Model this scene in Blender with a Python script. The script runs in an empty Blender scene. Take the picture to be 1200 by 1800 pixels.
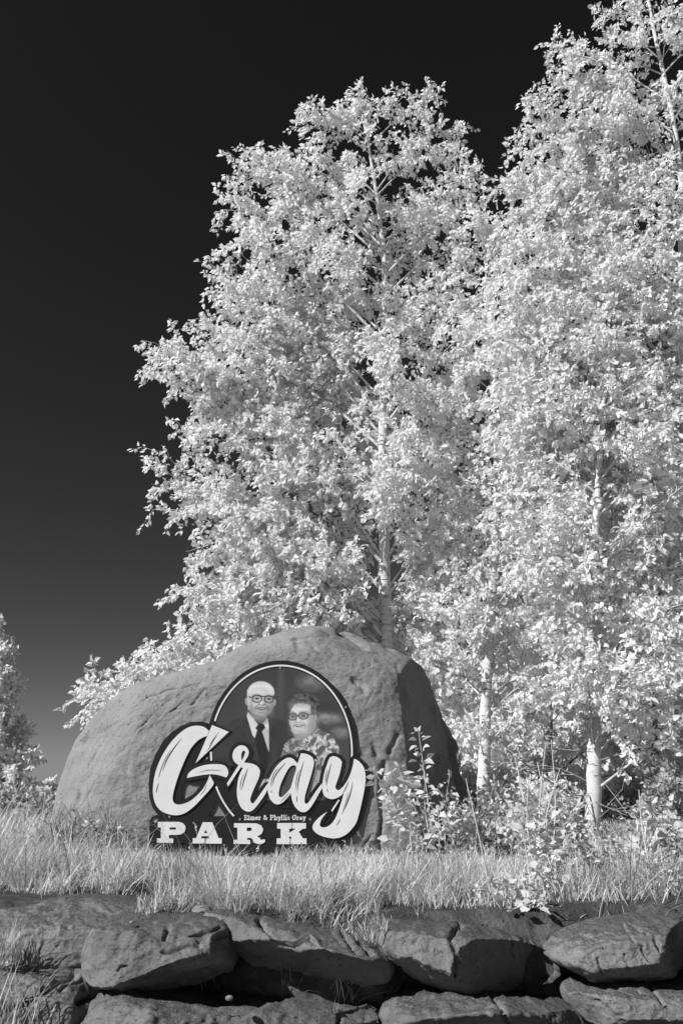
import bpy, math, random
import numpy as np
from mathutils import Vector, Matrix
from mathutils.geometry import tessellate_polygon

random.seed(7)
rng = np.random.default_rng(11)
S = bpy.context.scene
COL = S.collection
PI = math.pi

# ------------------------------------------------------------------ camera
FPX, PITCH, CAMZ = 1400.0, math.radians(18.9), 0.55
cd = bpy.data.cameras.new('camera')
cam = bpy.data.objects.new('camera', cd)
COL.objects.link(cam)
cam.location = (0, 0, CAMZ)
cam.rotation_euler = (math.radians(90) + PITCH, 0, 0)
cd.sensor_fit = 'VERTICAL'
cd.sensor_height = 36.0
cd.lens = 28.0
cd.clip_start = 0.05
cd.clip_end = 3000
S.camera = cam

# ------------------------------------------------------------------ world, sun, exposure
SUN_EL, SUN_AZ = math.radians(36), math.radians(237)      # azimuth clockwise from +Y: behind the camera, to the left
w = bpy.data.worlds.new('World')
S.world = w
w.use_nodes = True
nt = w.node_tree
nt.nodes.clear()
sky = nt.nodes.new('ShaderNodeTexSky')
sky.sky_type = 'NISHITA'
sky.sun_disc = False
sky.sun_elevation = SUN_EL
sky.sun_rotation = SUN_AZ
sky.altitude = 800
sky.air_density = 1.0
sky.dust_density = 0.6
sky.ozone_density = 1.0
sep = nt.nodes.new('ShaderNodeSeparateColor')             # an infrared sky: the long-wave (red) channel only
pw = nt.nodes.new('ShaderNodeMath'); pw.operation = 'POWER'; pw.inputs[1].default_value = 1.5
ml = nt.nodes.new('ShaderNodeMath'); ml.operation = 'MULTIPLY'; ml.inputs[1].default_value = 0.118
cmb = nt.nodes.new('ShaderNodeCombineColor')
bg = nt.nodes.new('ShaderNodeBackground'); bg.inputs['Strength'].default_value = 0.10
wo = nt.nodes.new('ShaderNodeOutputWorld')
nt.links.new(sky.outputs[0], sep.inputs[0])
nt.links.new(sep.outputs[0], pw.inputs[0])
nt.links.new(pw.outputs[0], ml.inputs[0])
for i in range(3):
    nt.links.new(ml.outputs[0], cmb.inputs[i])
nt.links.new(cmb.outputs[0], bg.inputs[0])
nt.links.new(bg.outputs[0], wo.inputs[0])

sl = bpy.data.lights.new('sun', 'SUN')
sl.energy = 4.2
sl.angle = math.radians(0.5)
sl.color = (1.0, 1.0, 1.0)
so = bpy.data.objects.new('sun', sl)
COL.objects.link(so)
to_sun = Vector((math.sin(SUN_AZ) * math.cos(SUN_EL), math.cos(SUN_AZ) * math.cos(SUN_EL), math.sin(SUN_EL)))
so.rotation_euler = to_sun.to_track_quat('Z', 'Y').to_euler()
so.location = to_sun * 30

S.view_settings.view_transform = 'Standard'
S.view_settings.look = 'None'
S.view_settings.exposure = 0.58
S.view_settings.gamma = 1.0
S.view_settings.use_curve_mapping = False
S.render.engine = 'CYCLES'
S.cycles.max_bounces = 12
S.cycles.diffuse_bounces = 8
S.cycles.transparent_max_bounces = 8

# ------------------------------------------------------------------ helpers
cp, sp = math.cos(PITCH), math.sin(PITCH)


def at(px, py, Y):
    """World point at depth Y seen at photo pixel (px, py)."""
    xc, yc = (px - 600.0) / FPX, (900.0 - py) / FPX
    dy, dz = cp - yc * sp, sp + yc * cp
    t = Y / dy
    return np.array([xc * t, Y, CAMZ + dz * t])


def proj(P):
    P = np.asarray(P, float)
    z = P[..., 2] - CAMZ
    d = P[..., 1] * cp + z * sp
    u = -P[..., 1] * sp + z * cp
    return 600 + FPX * P[..., 0] / d, 900 - FPX * u / d, d


def _h(ix, iy, iz):
    n = (ix * 374761393 + iy * 668265263 + iz * 2147483647 + 1013904223) & 0xFFFFFFFF
    n = ((n ^ (n >> 13)) * 1274126177) & 0xFFFFFFFF
    n = ((n ^ (n >> 16)) * 2246822519) & 0xFFFFFFFF
    return ((n ^ (n >> 15)) & 0xFFFF) / 32767.5 - 1.0


def vnoise(P):
    P = np.asarray(P, float)
    f = np.floor(P)
    i = f.astype(np.int64)
    t = P - f
    t = t * t * t * (t * (t * 6 - 15) + 10)
    x, y, z = i[..., 0], i[..., 1], i[..., 2]
    tx, ty, tz = t[..., 0], t[..., 1], t[..., 2]
    def L(a, b, k): return a + (b - a) * k
    c = [[[_h(x + a, y + b, z + d) for d in (0, 1)] for b in (0, 1)] for a in (0, 1)]
    return L(L(L(c[0][0][0], c[1][0][0], tx), L(c[0][1][0], c[1][1][0], tx), ty),
             L(L(c[0][0][1], c[1][0][1], tx), L(c[0][1][1], c[1][1][1], tx), ty), tz)


def fbm(P, octs=4, gain=0.5, ridge=False):
    P = np.asarray(P, float)
    a, s, r = 1.0, 0.0, 0.0
    for k in range(octs):
        n = vnoise(P * (2.03 ** k) + 17.3 * k)
        if ridge:
            n = 1 - 2 * np.abs(n)
        r = r + a * n
        s += a
        a *= gain
    return r / s


def mesh(name, V, faces, mat=None, smooth=True, vcol=None):
    """faces: list of (M,k) int arrays."""
    V = np.ascontiguousarray(V, dtype=np.float32)
    if not isinstance(faces, (list, tuple)):
        faces = [faces]
    faces = [np.asarray(f, dtype=np.int32) for f in faces if len(f)]
    loops = np.concatenate([f.ravel() for f in faces])
    tot = np.concatenate([np.full(len(f), f.shape[1], np.int32) for f in faces])
    start = np.concatenate([[0], np.cumsum(tot)[:-1]]).astype(np.int32)
    me = bpy.data.meshes.new(name)
    me.vertices.add(len(V)); me.vertices.foreach_set('co', V.ravel())
    me.loops.add(len(loops)); me.loops.foreach_set('vertex_index', loops)
    me.polygons.add(len(tot)); me.polygons.foreach_set('loop_start', start)
    me.polygons.foreach_set('loop_total', tot)
    me.polygons.foreach_set('use_smooth', np.full(len(tot), smooth, dtype=bool))
    if vcol is not None:
        a = me.color_attributes.new('tone', 'FLOAT_COLOR', 'POINT')
        c = np.ones((len(V), 4), np.float32); c[:, :3] = np.asarray(vcol)[:, None]
        a.data.foreach_set('color', c.ravel())
    me.update(calc_edges=True)
    if mat:
        me.materials.append(mat)
    return me


def link(name, me, parent=None, loc=None):
    o = bpy.data.objects.new(name, me)
    COL.objects.link(o)
    if parent is not None:
        o.parent = parent
    if loc is not None:
        o.location = loc
    return o


def thing(name, label, cat, loc, group=None):
    o = bpy.data.objects.new(name, None)
    o.empty_display_size = 0.2
    COL.objects.link(o)
    o.location = loc
    return tag(o, label, cat, group)


def tag(o, label, cat, group=None):
    o['label'] = label
    o['category'] = cat
    if group:
        o['group'] = group
    return o


def wloc(o):
    v = np.array(o.location)
    return v + wloc(o.parent) if o.parent is not None else v


def part(name, V, F, mat, root, smooth=True, stuff=False, vcol=None, label=None):
    V = np.asarray(V, float) - wloc(root)
    o = link(name, mesh(name, V, F, mat, smooth, vcol), root)
    if stuff:
        o['kind'] = 'stuff'
    if label:
        o['label'] = label
    return o


def unit(v):
    v = np.asarray(v, float)
    return v / (np.linalg.norm(v, axis=-1, keepdims=True) + 1e-9)


def tubes(P, R, sides=5):
    """P (n,k,3) polylines, R (n,k) radii -> V, F (all in one)."""
    P = np.asarray(P, float); R = np.asarray(R, float)
    n, k, _ = P.shape
    T = np.empty_like(P)
    T[:, 1:-1] = P[:, 2:] - P[:, :-2]
    T[:, 0] = P[:, 1] - P[:, 0]
    T[:, -1] = P[:, -1] - P[:, -2]
    T = unit(T)
    ref = np.where(np.abs(T[..., 2:3]) > 0.9, np.array([1.0, 0, 0]), np.array([0, 0, 1.0]))
    if k > 2:
        ref = np.repeat(ref[:, k // 2:k // 2 + 1], k, axis=1)
    A = unit(np.cross(T, ref)); B = np.cross(T, A)
    ang = np.arange(sides) * 2 * PI / sides
    V = P[:, :, None, :] + R[:, :, None, None] * (np.cos(ang)[None, None, :, None] * A[:, :, None, :] + np.sin(ang)[None, None, :, None] * B[:, :, None, :])
    idx = np.arange(n * k * sides).reshape(n, k, sides)
    a = idx[:, :-1]; b = idx[:, 1:]
    F = np.stack([a, np.roll(a, -1, 2), np.roll(b, -1, 2), b], -1).reshape(-1, 4)
    return V.reshape(-1, 3), F


def smooth_line(pts, n):
    """Catmull-Rom resample of an open polyline to n points."""
    pts = np.asarray(pts, float)
    if len(pts) == 2:
        t = np.linspace(0, 1, n)[:, None]
        return pts[0] * (1 - t) + pts[1] * t
    Q = np.vstack([2 * pts[0] - pts[1], pts, 2 * pts[-1] - pts[-2]])
    u = np.linspace(0, len(pts) - 1 - 1e-6, n)
    i = u.astype(int); t = (u - i)[:, None]
    p0, p1, p2, p3 = Q[i], Q[i + 1], Q[i + 2], Q[i + 3]
    return 0.5 * ((2 * p1) + (-p0 + p2) * t + (2 * p0 - 5 * p1 + 4 * p2 - p3) * t ** 2 + (-p0 + 3 * p1 - 3 * p2 + p3) * t ** 3)


# ------------------------------------------------------------------ materials
def new_mat(name):
    m = bpy.data.materials.new(name)
    m.use_nodes = True
    t = m.node_tree
    t.nodes.clear()
    out = t.nodes.new('ShaderNodeOutputMaterial')
    return m, t, out


def N(t, typ, **kw):
    n = t.nodes.new(typ)
    for k, v in kw.items():
        if k in n.inputs:
            n.inputs[k].default_value = v
        else:
            setattr(n, k, v)
    return n


def ramp(t, src, stops):
    r = t.nodes.new('ShaderNodeValToRGB')
    e = r.color_ramp.elements
    while len(e) < len(stops):
        e.new(0.5)
    for i, (p, v) in enumerate(stops):
        e[i].position = p
        e[i].color = (v, v, v, 1)
    t.links.new(src, r.inputs[0])
    return r


def rock_mat(name, stops, scale, bump=0.5, stretch=(1, 1, 1), rot=(0, 0, 0), dist=0.01, fine=60):
    m, t, out = new_mat(name)
    tc = N(t, 'ShaderNodeTexCoord')
    mp = N(t, 'ShaderNodeMapping')
    mp.inputs['Scale'].default_value = stretch
    mp.inputs['Rotation'].default_value = rot
    t.links.new(tc.outputs['Object'], mp.inputs[0])
    a = N(t, 'ShaderNodeTexNoise', Scale=scale, Detail=9.0, Roughness=0.62)
    b = N(t, 'ShaderNodeTexNoise', Scale=fine, Detail=5.0, Roughness=0.7)
    v = N(t, 'ShaderNodeTexVoronoi', Scale=fine * 0.35)
    for n in (a, b, v):
        t.links.new(mp.outputs[0], n.inputs['Vector'])
    rp = ramp(t, a.outputs[0], stops)
    rb = ramp(t, b.outputs[0], [(0.25, 0.72), (0.55, 1.0), (0.8, 1.15)])
    mx = N(t, 'ShaderNodeMix', data_type='RGBA', blend_type='MULTIPLY')
    mx.inputs[0].default_value = 1.0
    t.links.new(rp.outputs[0], mx.inputs[6]); t.links.new(rb.outputs[0], mx.inputs[7])
    pk = N(t, 'ShaderNodeTexNoise', Scale=fine * 0.45, Detail=3.0, Roughness=0.5); t.links.new(tc.outputs['Object'], pk.inputs['Vector'])
    rk = ramp(t, pk.outputs[0], [(0.30, 0.45), (0.37, 1.0), (0.66, 1.0), (0.74, 1.18)])
    mk_ = N(t, 'ShaderNodeMix', data_type='RGBA', blend_type='MULTIPLY'); mk_.inputs[0].default_value = 1.0
    t.links.new(mx.outputs[2], mk_.inputs[6]); t.links.new(rk.outputs[0], mk_.inputs[7])
    mx = mk_
    s1 = N(t, 'ShaderNodeMath', operation='MULTIPLY_ADD'); s1.inputs[1].default_value = 0.5
    t.links.new(b.outputs[0], s1.inputs[0]); t.links.new(a.outputs[0], s1.inputs[2])
    s2 = N(t, 'ShaderNodeMath', operation='MULTIPLY_ADD'); s2.inputs[1].default_value = 0.25
    t.links.new(v.outputs['Distance'], s2.inputs[0]); t.links.new(s1.outputs[0], s2.inputs[2])
    s3 = N(t, 'ShaderNodeMath', operation='MULTIPLY_ADD'); s3.inputs[1].default_value = 0.45
    t.links.new(rk.outputs[0], s3.inputs[0]); t.links.new(s2.outputs[0], s3.inputs[2]); s2 = s3
    bp = N(t, 'ShaderNodeBump', Strength=bump, Distance=dist)
    t.links.new(s2.outputs[0], bp.inputs['Height'])
    p = N(t, 'ShaderNodeBsdfPrincipled', Roughness=0.92)
    p.inputs['Specular IOR Level'].default_value = 0.2
    t.links.new(mx.outputs[2], p.inputs['Base Color']); t.links.new(bp.outputs[0], p.inputs['Normal'])
    t.links.new(p.outputs[0], out.inputs[0])
    return m


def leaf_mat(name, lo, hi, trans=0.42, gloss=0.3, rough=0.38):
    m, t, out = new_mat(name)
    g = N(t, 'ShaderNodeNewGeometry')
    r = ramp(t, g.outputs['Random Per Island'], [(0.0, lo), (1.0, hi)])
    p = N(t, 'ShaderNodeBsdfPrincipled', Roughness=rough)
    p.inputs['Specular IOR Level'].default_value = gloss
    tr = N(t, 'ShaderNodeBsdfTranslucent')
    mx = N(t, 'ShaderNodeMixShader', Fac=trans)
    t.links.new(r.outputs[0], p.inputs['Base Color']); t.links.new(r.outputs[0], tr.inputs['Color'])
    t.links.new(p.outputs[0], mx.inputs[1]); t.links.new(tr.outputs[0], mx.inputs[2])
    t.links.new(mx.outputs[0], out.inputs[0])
    return m


def patchy(m, scale, lo):
    """Patch-to-patch difference between dry and fresh growth."""
    t = m.node_tree
    r = [n for n in t.nodes if n.type == 'VALTORGB'][0]
    outs = [l.to_socket for l in r.outputs[0].links]
    tc = N(t, 'ShaderNodeTexCoord'); n = N(t, 'ShaderNodeTexNoise', Scale=scale, Detail=4.0, Roughness=0.6); t.links.new(tc.outputs['Object'], n.inputs['Vector'])
    r2 = ramp(t, n.outputs[0], [(0.36, lo), (0.6, 1.0)])
    mx = N(t, 'ShaderNodeMix', data_type='RGBA', blend_type='MULTIPLY'); mx.inputs[0].default_value = 1.0
    t.links.new(r.outputs[0], mx.inputs[6]); t.links.new(r2.outputs[0], mx.inputs[7])
    for o_ in outs:
        t.links.new(mx.outputs[2], o_)


def plain_mat(name, v, rough=0.6, spec=0.3, var=0.0, scale=40):
    m, t, out = new_mat(name)
    p = N(t, 'ShaderNodeBsdfPrincipled', Roughness=rough)
    p.inputs['Specular IOR Level'].default_value = spec
    tc = N(t, 'ShaderNodeTexCoord')
    n = N(t, 'ShaderNodeTexNoise', Scale=scale, Detail=6.0)
    t.links.new(tc.outputs['Object'], n.inputs['Vector'])
    r = ramp(t, n.outputs[0], [(0.3, v * (1 - var)), (0.7, v * (1 + var))])
    t.links.new(r.outputs[0], p.inputs['Base Color'])
    t.links.new(p.outputs[0], out.inputs[0])
    return m


def bark_mat(name, pale, dark, cover=0.56):
    m, t, out = new_mat(name)
    tc = N(t, 'ShaderNodeTexCoord')
    mp = N(t, 'ShaderNodeMapping'); mp.inputs['Scale'].default_value = (5, 5, 26)
    t.links.new(tc.outputs['Object'], mp.inputs[0])
    a = N(t, 'ShaderNodeTexNoise', Scale=1.0, Detail=5.0, Roughness=0.6)
    t.links.new(mp.outputs[0], a.inputs['Vector'])
    b = N(t, 'ShaderNodeTexNoise', Scale=3.2, Detail=6.0, Roughness=0.6)
    t.links.new(tc.outputs['Object'], b.inputs['Vector'])
    r1 = ramp(t, a.outputs[0], [(cover, 1.0), (cover + 0.07, dark / pale)])
    r2 = ramp(t, b.outputs[0], [(0.3, pale * 0.7), (0.65, pale)])
    mx = N(t, 'ShaderNodeMix', data_type='RGBA', blend_type='MULTIPLY'); mx.inputs[0].default_value = 1.0
    t.links.new(r2.outputs[0], mx.inputs[6]); t.links.new(r1.outputs[0], mx.inputs[7])
    bp = N(t, 'ShaderNodeBump', Strength=0.5, Distance=0.01)
    t.links.new(a.outputs[0], bp.inputs['Height'])
    p = N(t, 'ShaderNodeBsdfPrincipled', Roughness=0.8)
    p.inputs['Specular IOR Level'].default_value = 0.2
    t.links.new(mx.outputs[2], p.inputs['Base Color']); t.links.new(bp.outputs[0], p.inputs['Normal'])
    t.links.new(p.outputs[0], out.inputs[0])
    return m


M_BOULDER = rock_mat('sandstone', [(0.25, 0.18), (0.45, 0.235), (0.6, 0.26), (0.8, 0.295)], 2.2, 0.55, (1.0, 1.0, 1.6), (0.0, 0.5, 0.0), 0.025, 90)
M_STONE = rock_mat('wall_rock', [(0.30, 0.10), (0.45, 0.16), (0.6, 0.20), (0.8, 0.245)], 4.0, 0.7, (1, 1, 1.2), (0.2, 0.4, 0), 0.014, 150)
def add_moss(m, dark, lo, hi):
    """Dry lichen and soil that sits on the upward faces, broken up by noise."""
    t = m.node_tree
    p = [n for n in t.nodes if n.type == 'BSDF_PRINCIPLED'][0]
    src = p.inputs['Base Color'].links[0].from_socket
    g = N(t, 'ShaderNodeNewGeometry'); sx = N(t, 'ShaderNodeSeparateXYZ'); t.links.new(g.outputs['True Normal'], sx.inputs[0])
    tc = N(t, 'ShaderNodeTexCoord'); n = N(t, 'ShaderNodeTexNoise', Scale=9.0, Detail=8.0, Roughness=0.7); t.links.new(tc.outputs['Object'], n.inputs['Vector'])
    a = N(t, 'ShaderNodeMath', operation='MULTIPLY_ADD'); a.inputs[1].default_value = 1.5; t.links.new(n.outputs[0], a.inputs[0]); t.links.new(sx.outputs[2], a.inputs[2])
    r = ramp(t, a.outputs[0], [(0.0, 0.0), (1.0, 1.0)])
    mr = N(t, 'ShaderNodeMapRange'); mr.inputs[1].default_value = lo; mr.inputs[2].default_value = hi; t.links.new(a.outputs[0], mr.inputs[0])
    n2 = N(t, 'ShaderNodeTexNoise', Scale=120.0, Detail=3.0); t.links.new(tc.outputs['Object'], n2.inputs['Vector'])
    r2 = ramp(t, n2.outputs[0], [(0.35, dark * 0.5), (0.7, dark * 1.9)])
    mx = N(t, 'ShaderNodeMix', data_type='RGBA'); t.links.new(mr.outputs[0], mx.inputs[0]); t.links.new(src, mx.inputs[6]); t.links.new(r2.outputs[0], mx.inputs[7])
    t.nodes.remove(r)
    t.links.new(mx.outputs[2], p.inputs['Base Color'])


add_moss(M_STONE, 0.08, 1.32, 1.72)
M_SOIL = rock_mat('soil', [(0.3, 0.03), (0.5, 0.07), (0.7, 0.16)], 5.0, 1.0, (1, 1, 1), (0, 0, 0), 0.03, 60)
M_LEAF = leaf_mat('poplar_leaf', 0.78, 0.92, 0.50, 0.08, 0.6)
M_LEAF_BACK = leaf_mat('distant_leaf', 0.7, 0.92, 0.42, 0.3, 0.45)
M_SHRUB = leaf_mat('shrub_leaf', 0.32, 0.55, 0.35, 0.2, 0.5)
M_SAPLEAF = leaf_mat('sapling_leaf', 0.5, 0.8, 0.42, 0.15, 0.5)
def add_lawn(m):
    t = m.node_tree
    p = [n for n in t.nodes if n.type == 'BSDF_PRINCIPLED'][0]
    src = p.inputs['Base Color'].links[0].from_socket
    tc = N(t, 'ShaderNodeTexCoord'); sx = N(t, 'ShaderNodeSeparateXYZ'); t.links.new(tc.outputs['Object'], sx.inputs[0])
    n = N(t, 'ShaderNodeTexNoise', Scale=1.2, Detail=8.0, Roughness=0.7); t.links.new(tc.outputs['Object'], n.inputs['Vector'])
    r2 = ramp(t, n.outputs[0], [(0.3, 0.22), (0.7, 0.52)])
    a = N(t, 'ShaderNodeMapRange'); a.inputs[1].default_value = 4.9; a.inputs[2].default_value = 6.0; t.links.new(sx.outputs[1], a.inputs[0])
    b = N(t, 'ShaderNodeMapRange'); b.inputs[1].default_value = 2.6; b.inputs[2].default_value = 1.0; t.links.new(sx.outputs[1], b.inputs[0])
    mxm = N(t, 'ShaderNodeMath', operation='MAXIMUM'); t.links.new(a.outputs[0], mxm.inputs[0]); t.links.new(b.outputs[0], mxm.inputs[1])
    mx = N(t, 'ShaderNodeMix', data_type='RGBA'); t.links.new(mxm.outputs[0], mx.inputs[0]); t.links.new(src, mx.inputs[6]); t.links.new(r2.outputs[0], mx.inputs[7])
    t.links.new(mx.outputs[2], p.inputs['Base Color'])


add_lawn(M_SOIL)
M_GRASS = leaf_mat('grass_blade', 0.48, 0.97, 0.36, 0.3, 0.5)
patchy(M_GRASS, 2.6, 0.58)
M_BARK = bark_mat('white_bark', 0.60, 0.12, 0.575)
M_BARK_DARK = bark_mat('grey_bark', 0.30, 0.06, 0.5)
M_TWIG = plain_mat('twig_bark', 0.42, 0.7, 0.2, 0.35, 12)
M_STALK = plain_mat('pale_stalk', 0.5, 0.7, 0.2, 0.2, 12)
M_DRYTWIG = plain_mat('dry_twig', 0.16, 0.8, 0.2, 0.3, 12)
M_BLACK = plain_mat('black_panel', 0.012, 0.45, 0.35, 0.25, 14)
M_WHITE = plain_mat('white_letter', 0.66, 0.5, 0.3, 0.05, 7)
M_INK = plain_mat('black_ink', 0.010, 0.5, 0.3, 0.1, 20)
M_BOLT = plain_mat('bolt_metal', 0.16, 0.4, 0.5, 0.2, 60)
M_POST = plain_mat('weathered_post', 0.07, 0.85, 0.2, 0.4, 30)

# ------------------------------------------------------------------ ground
BO = [(86, 1500), (92, 1465), (103, 1412), (118, 1352), (142, 1297), (176, 1252), (232, 1210), (300, 1186), (378, 1164),
      (430, 1136), (495, 1113), (556, 1103), (606, 1109), (650, 1128), (700, 1150), (735, 1170), (752, 1192), (764, 1226),
      (776, 1260), (792, 1291), (804, 1313), (801, 1332), (812, 1372), (833, 1394), (850, 1425), (858, 1500), (840, 1560),
      (700, 1590), (450, 1595), (200, 1575), (100, 1545)]
BY = 7.6                                                    # depth of the boulder's widest section


def bank(x):
    return 4.16 + 0.10 * vnoise(np.stack([x * 1.3, 0 * x, 0 * x + 3.1], -1))


def ground_z(x, y):
    x = np.asarray(x, float); y = np.asarray(y, float)
    P = np.stack([x, y, 0 * x], -1)
    k = np.clip((y - (bank(x) - 0.22)) / 0.22, 0, 1)
    k = k * k * (3 - 2 * k)
    far = np.clip((y - 12) / 60, 0, 1)
    lawn = 0.035 * vnoise(P * 0.9) + 0.015 * vnoise(P * 3.1) + far * 1.2 * vnoise(P * 0.02 + 5)
    left = np.clip((-0.9 - x) / 1.2, 0, 1) * np.clip((5.2 - y) / 1.0, 0, 1)
    return -1.08 * (1 - k) + k * (lawn + 0.07 * left)


def axis_vals(lo, hi, fine_lo, fine_hi, step, n_out):
    a = np.arange(fine_lo, fine_hi + 1e-6, step)
    l = fine_lo - np.geomspace(step, fine_lo - lo, n_out)[::-1]
    r = fine_hi + np.geomspace(step, hi - fine_hi, n_out)
    return np.concatenate([l, a, r])


gx = axis_vals(-900, 900, -6, 6, 0.06, 30)
gy = axis_vals(-900, 900, 3.2, 9.0, 0.06, 30)
GX, GY = np.meshgrid(gx, gy)
GV = np.stack([GX, GY, ground_z(GX, GY)], -1).reshape(-1, 3)
gi = np.arange(len(GV)).reshape(GX.shape)
GF = np.stack([gi[:-1, :-1], gi[:-1, 1:], gi[1:, 1:], gi[1:, :-1]], -1).reshape(-1, 4)
g = link('ground', mesh('ground', GV, GF, M_SOIL))
g['kind'] = 'structure'


# ------------------------------------------------------------------ rocks
def smax(a, b, k):
    h = np.clip(0.5 + 0.5 * (a - b) / k, 0, 1)
    return b + (a - b) * h + k * h * (1 - h)


def rock(outline, Yc, Df, Db, facets=(), nth=260, ns=80, pn=3.0, pm=2.0, amp=0.02, nscale=3.0, rough=0.006, k=0.03,
         grooves=(), centre=None, jit=0.0, seed=0.0, pits=0.0, chip=0.0, strata=0.5, yo=None, seat=None):
    """A closed rock whose outline is the polygon (photo pixels at depth Yc). facets: (px,py,Y,nx,nz) clip planes."""
    O = np.array([at(a, b, Yc if yo is None else yo(a)) for a, b in outline])
    c = O.mean(0) if centre is None else at(centre[0], centre[1], Yc)
    Q = np.vstack([O, O[:1]])
    # resample the closed outline
    cl = smooth_line(np.vstack([O[-2:], O, O[:3]]), (len(O) + 4) * 40)
    seg = np.linalg.norm(np.diff(cl, axis=0), axis=1)
    # trim to one full turn
    lo, hi = 2 * 40 * (len(cl)) // ((len(O) + 4) * 40), None
    n_tot = len(cl); st = int(n_tot * 2 / (len(O) + 4)); en = int(n_tot * (len(O) + 2) / (len(O) + 4))
    cl = cl[st:en]
    d = np.concatenate([[0], np.cumsum(np.linalg.norm(np.diff(cl, axis=0), axis=1))])
    u = np.linspace(0, d[-1], nth, endpoint=False)
    ring = np.stack([np.interp(u, d, cl[:, j]) for j in range(3)], -1)
    s = 1 - (1 - np.linspace(0.004, 1, ns)) ** 1.25
    x = c[0] + s[:, None] * (ring[:, 0] - c[0])[None, :]
    z = c[2] + s[:, None] * (ring[:, 2] - c[2])[None, :]
    prof = np.clip(1 - s ** pn, 0, 1) ** (1 / pm)
    ry = ring[:, 1][None, :]
    yf = (Yc - Df) + (ry - (Yc - Df)) * (1 - prof[:, None]) + 0 * x
    for (a, b, Y, nx, nz) in facets:
        q = at(a, b, Y)
        yf = smax(yf, Y + nx * (x - q[0]) + nz * (z - q[2]), k)
    yf = np.minimum(yf, ry - 0.02 * prof[:, None] + (0.25 * Db if yo is None else 0.0))
    yf[-1] = ry
    yf[-2] = np.where(np.abs(yf[-2] - ry) > 0.05, 0.5 * (yf[-2] + ry), yf[-2])
    sb = np.linspace(1, 0.004, max(12, ns // 3))[1:]
    xb = c[0] + sb[:, None] * (ring[:, 0] - c[0])[None, :]
    zb = c[2] + sb[:, None] * (ring[:, 2] - c[2])[None, :]
    yb = ry + Db * (np.clip(1 - sb ** 2.2, 0, 1) ** 0.5)[:, None] + 0 * xb
    X = np.stack([np.vstack([x, xb]), np.vstack([yf, yb]), np.vstack([z, zb])], -1)
    # normals from the grid
    du = np.roll(X, -1, 1) - np.roll(X, 1, 1)
    dv = np.gradient(X, axis=0)
    nn = unit(np.cross(du, dv))
    if (nn[ns // 3, :, 1]).mean() > 0:
        nn = -nn
    P = X + seed
    disp = amp * fbm(P * nscale, 3) + rough * fbm(P * nscale * 7, 4, 0.6) + strata * rough * fbm(P * np.array([4, 4, 16.0]) * nscale * 0.5, 3, ridge=True)
    if chip:
        c_ = fbm(P * np.array([9.0, 9.0, 14.0]), 3, 0.55)
        disp = disp + chip * (np.tanh((c_ - 0.12) * 9) * 0.5) + chip * 0.7 * fbm(P * 17.0, 3, 0.6, True)
    if pits:
        pt = fbm((P * np.array([1.0, 1.0, 0.8]) + 0.3 * P[..., [2, 1, 0]]) * 7.0, 2)
        disp = disp - pits * np.clip(pt - 0.42, 0, 1) * 3
    px, py, _ = proj(X)
    for (pts, wid, dep) in grooves:
        best = np.full(px.shape, 1e9)
        wob = 2.2 * vnoise(P * 14.0)
        for (a0, b0), (a1, b1) in zip(pts[:-1], pts[1:]):
            vx, vy = a1 - a0, b1 - b0
            t = np.clip(((px - a0) * vx + (py - b0) * vy) / (vx * vx + vy * vy), 0, 1)
            best = np.minimum(best, np.hypot(px + wob - a0 - t * vx, py + wob - b0 - t * vy))
        fr = np.zeros_like(best); fr[:ns] = 1
        disp = disp - dep * np.exp(-(best / wid) ** 2) * fr
    X = X + nn * disp[..., None]
    if seat:
        (l_, t_, r_, b_), y_s = seat
        ex = np.maximum(np.maximum(l_ - px, px - r_), 0); ey = np.maximum(np.maximum(t_ - py, py - b_), 0)
        lev = y_s - 0.05 * np.clip(np.hypot(ex, ey) / 40, 0, 1)
        X[:ns, :, 1] = smax(X[:ns, :, 1], lev[:ns], 0.006)
    nr = X.shape[0]
    V = X.reshape(-1, 3)
    idx = np.arange(len(V)).reshape(nr, nth)
    F = np.stack([idx[:-1], np.roll(idx[:-1], -1, 1), np.roll(idx[1:], -1, 1), idx[1:]], -1).reshape(-1, 4)
    V = np.vstack([V, X[0].mean(0), X[-1].mean(0)])
    a0, a1 = len(V) - 2, len(V) - 1
    i0, i1 = idx[0], idx[-1]
    T = np.concatenate([np.stack([np.full(nth, a0), np.roll(i0, -1), i0], -1), np.stack([np.full(nth, a1), i1, np.roll(i1, -1)], -1)])
    return V, [F, T]


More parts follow.
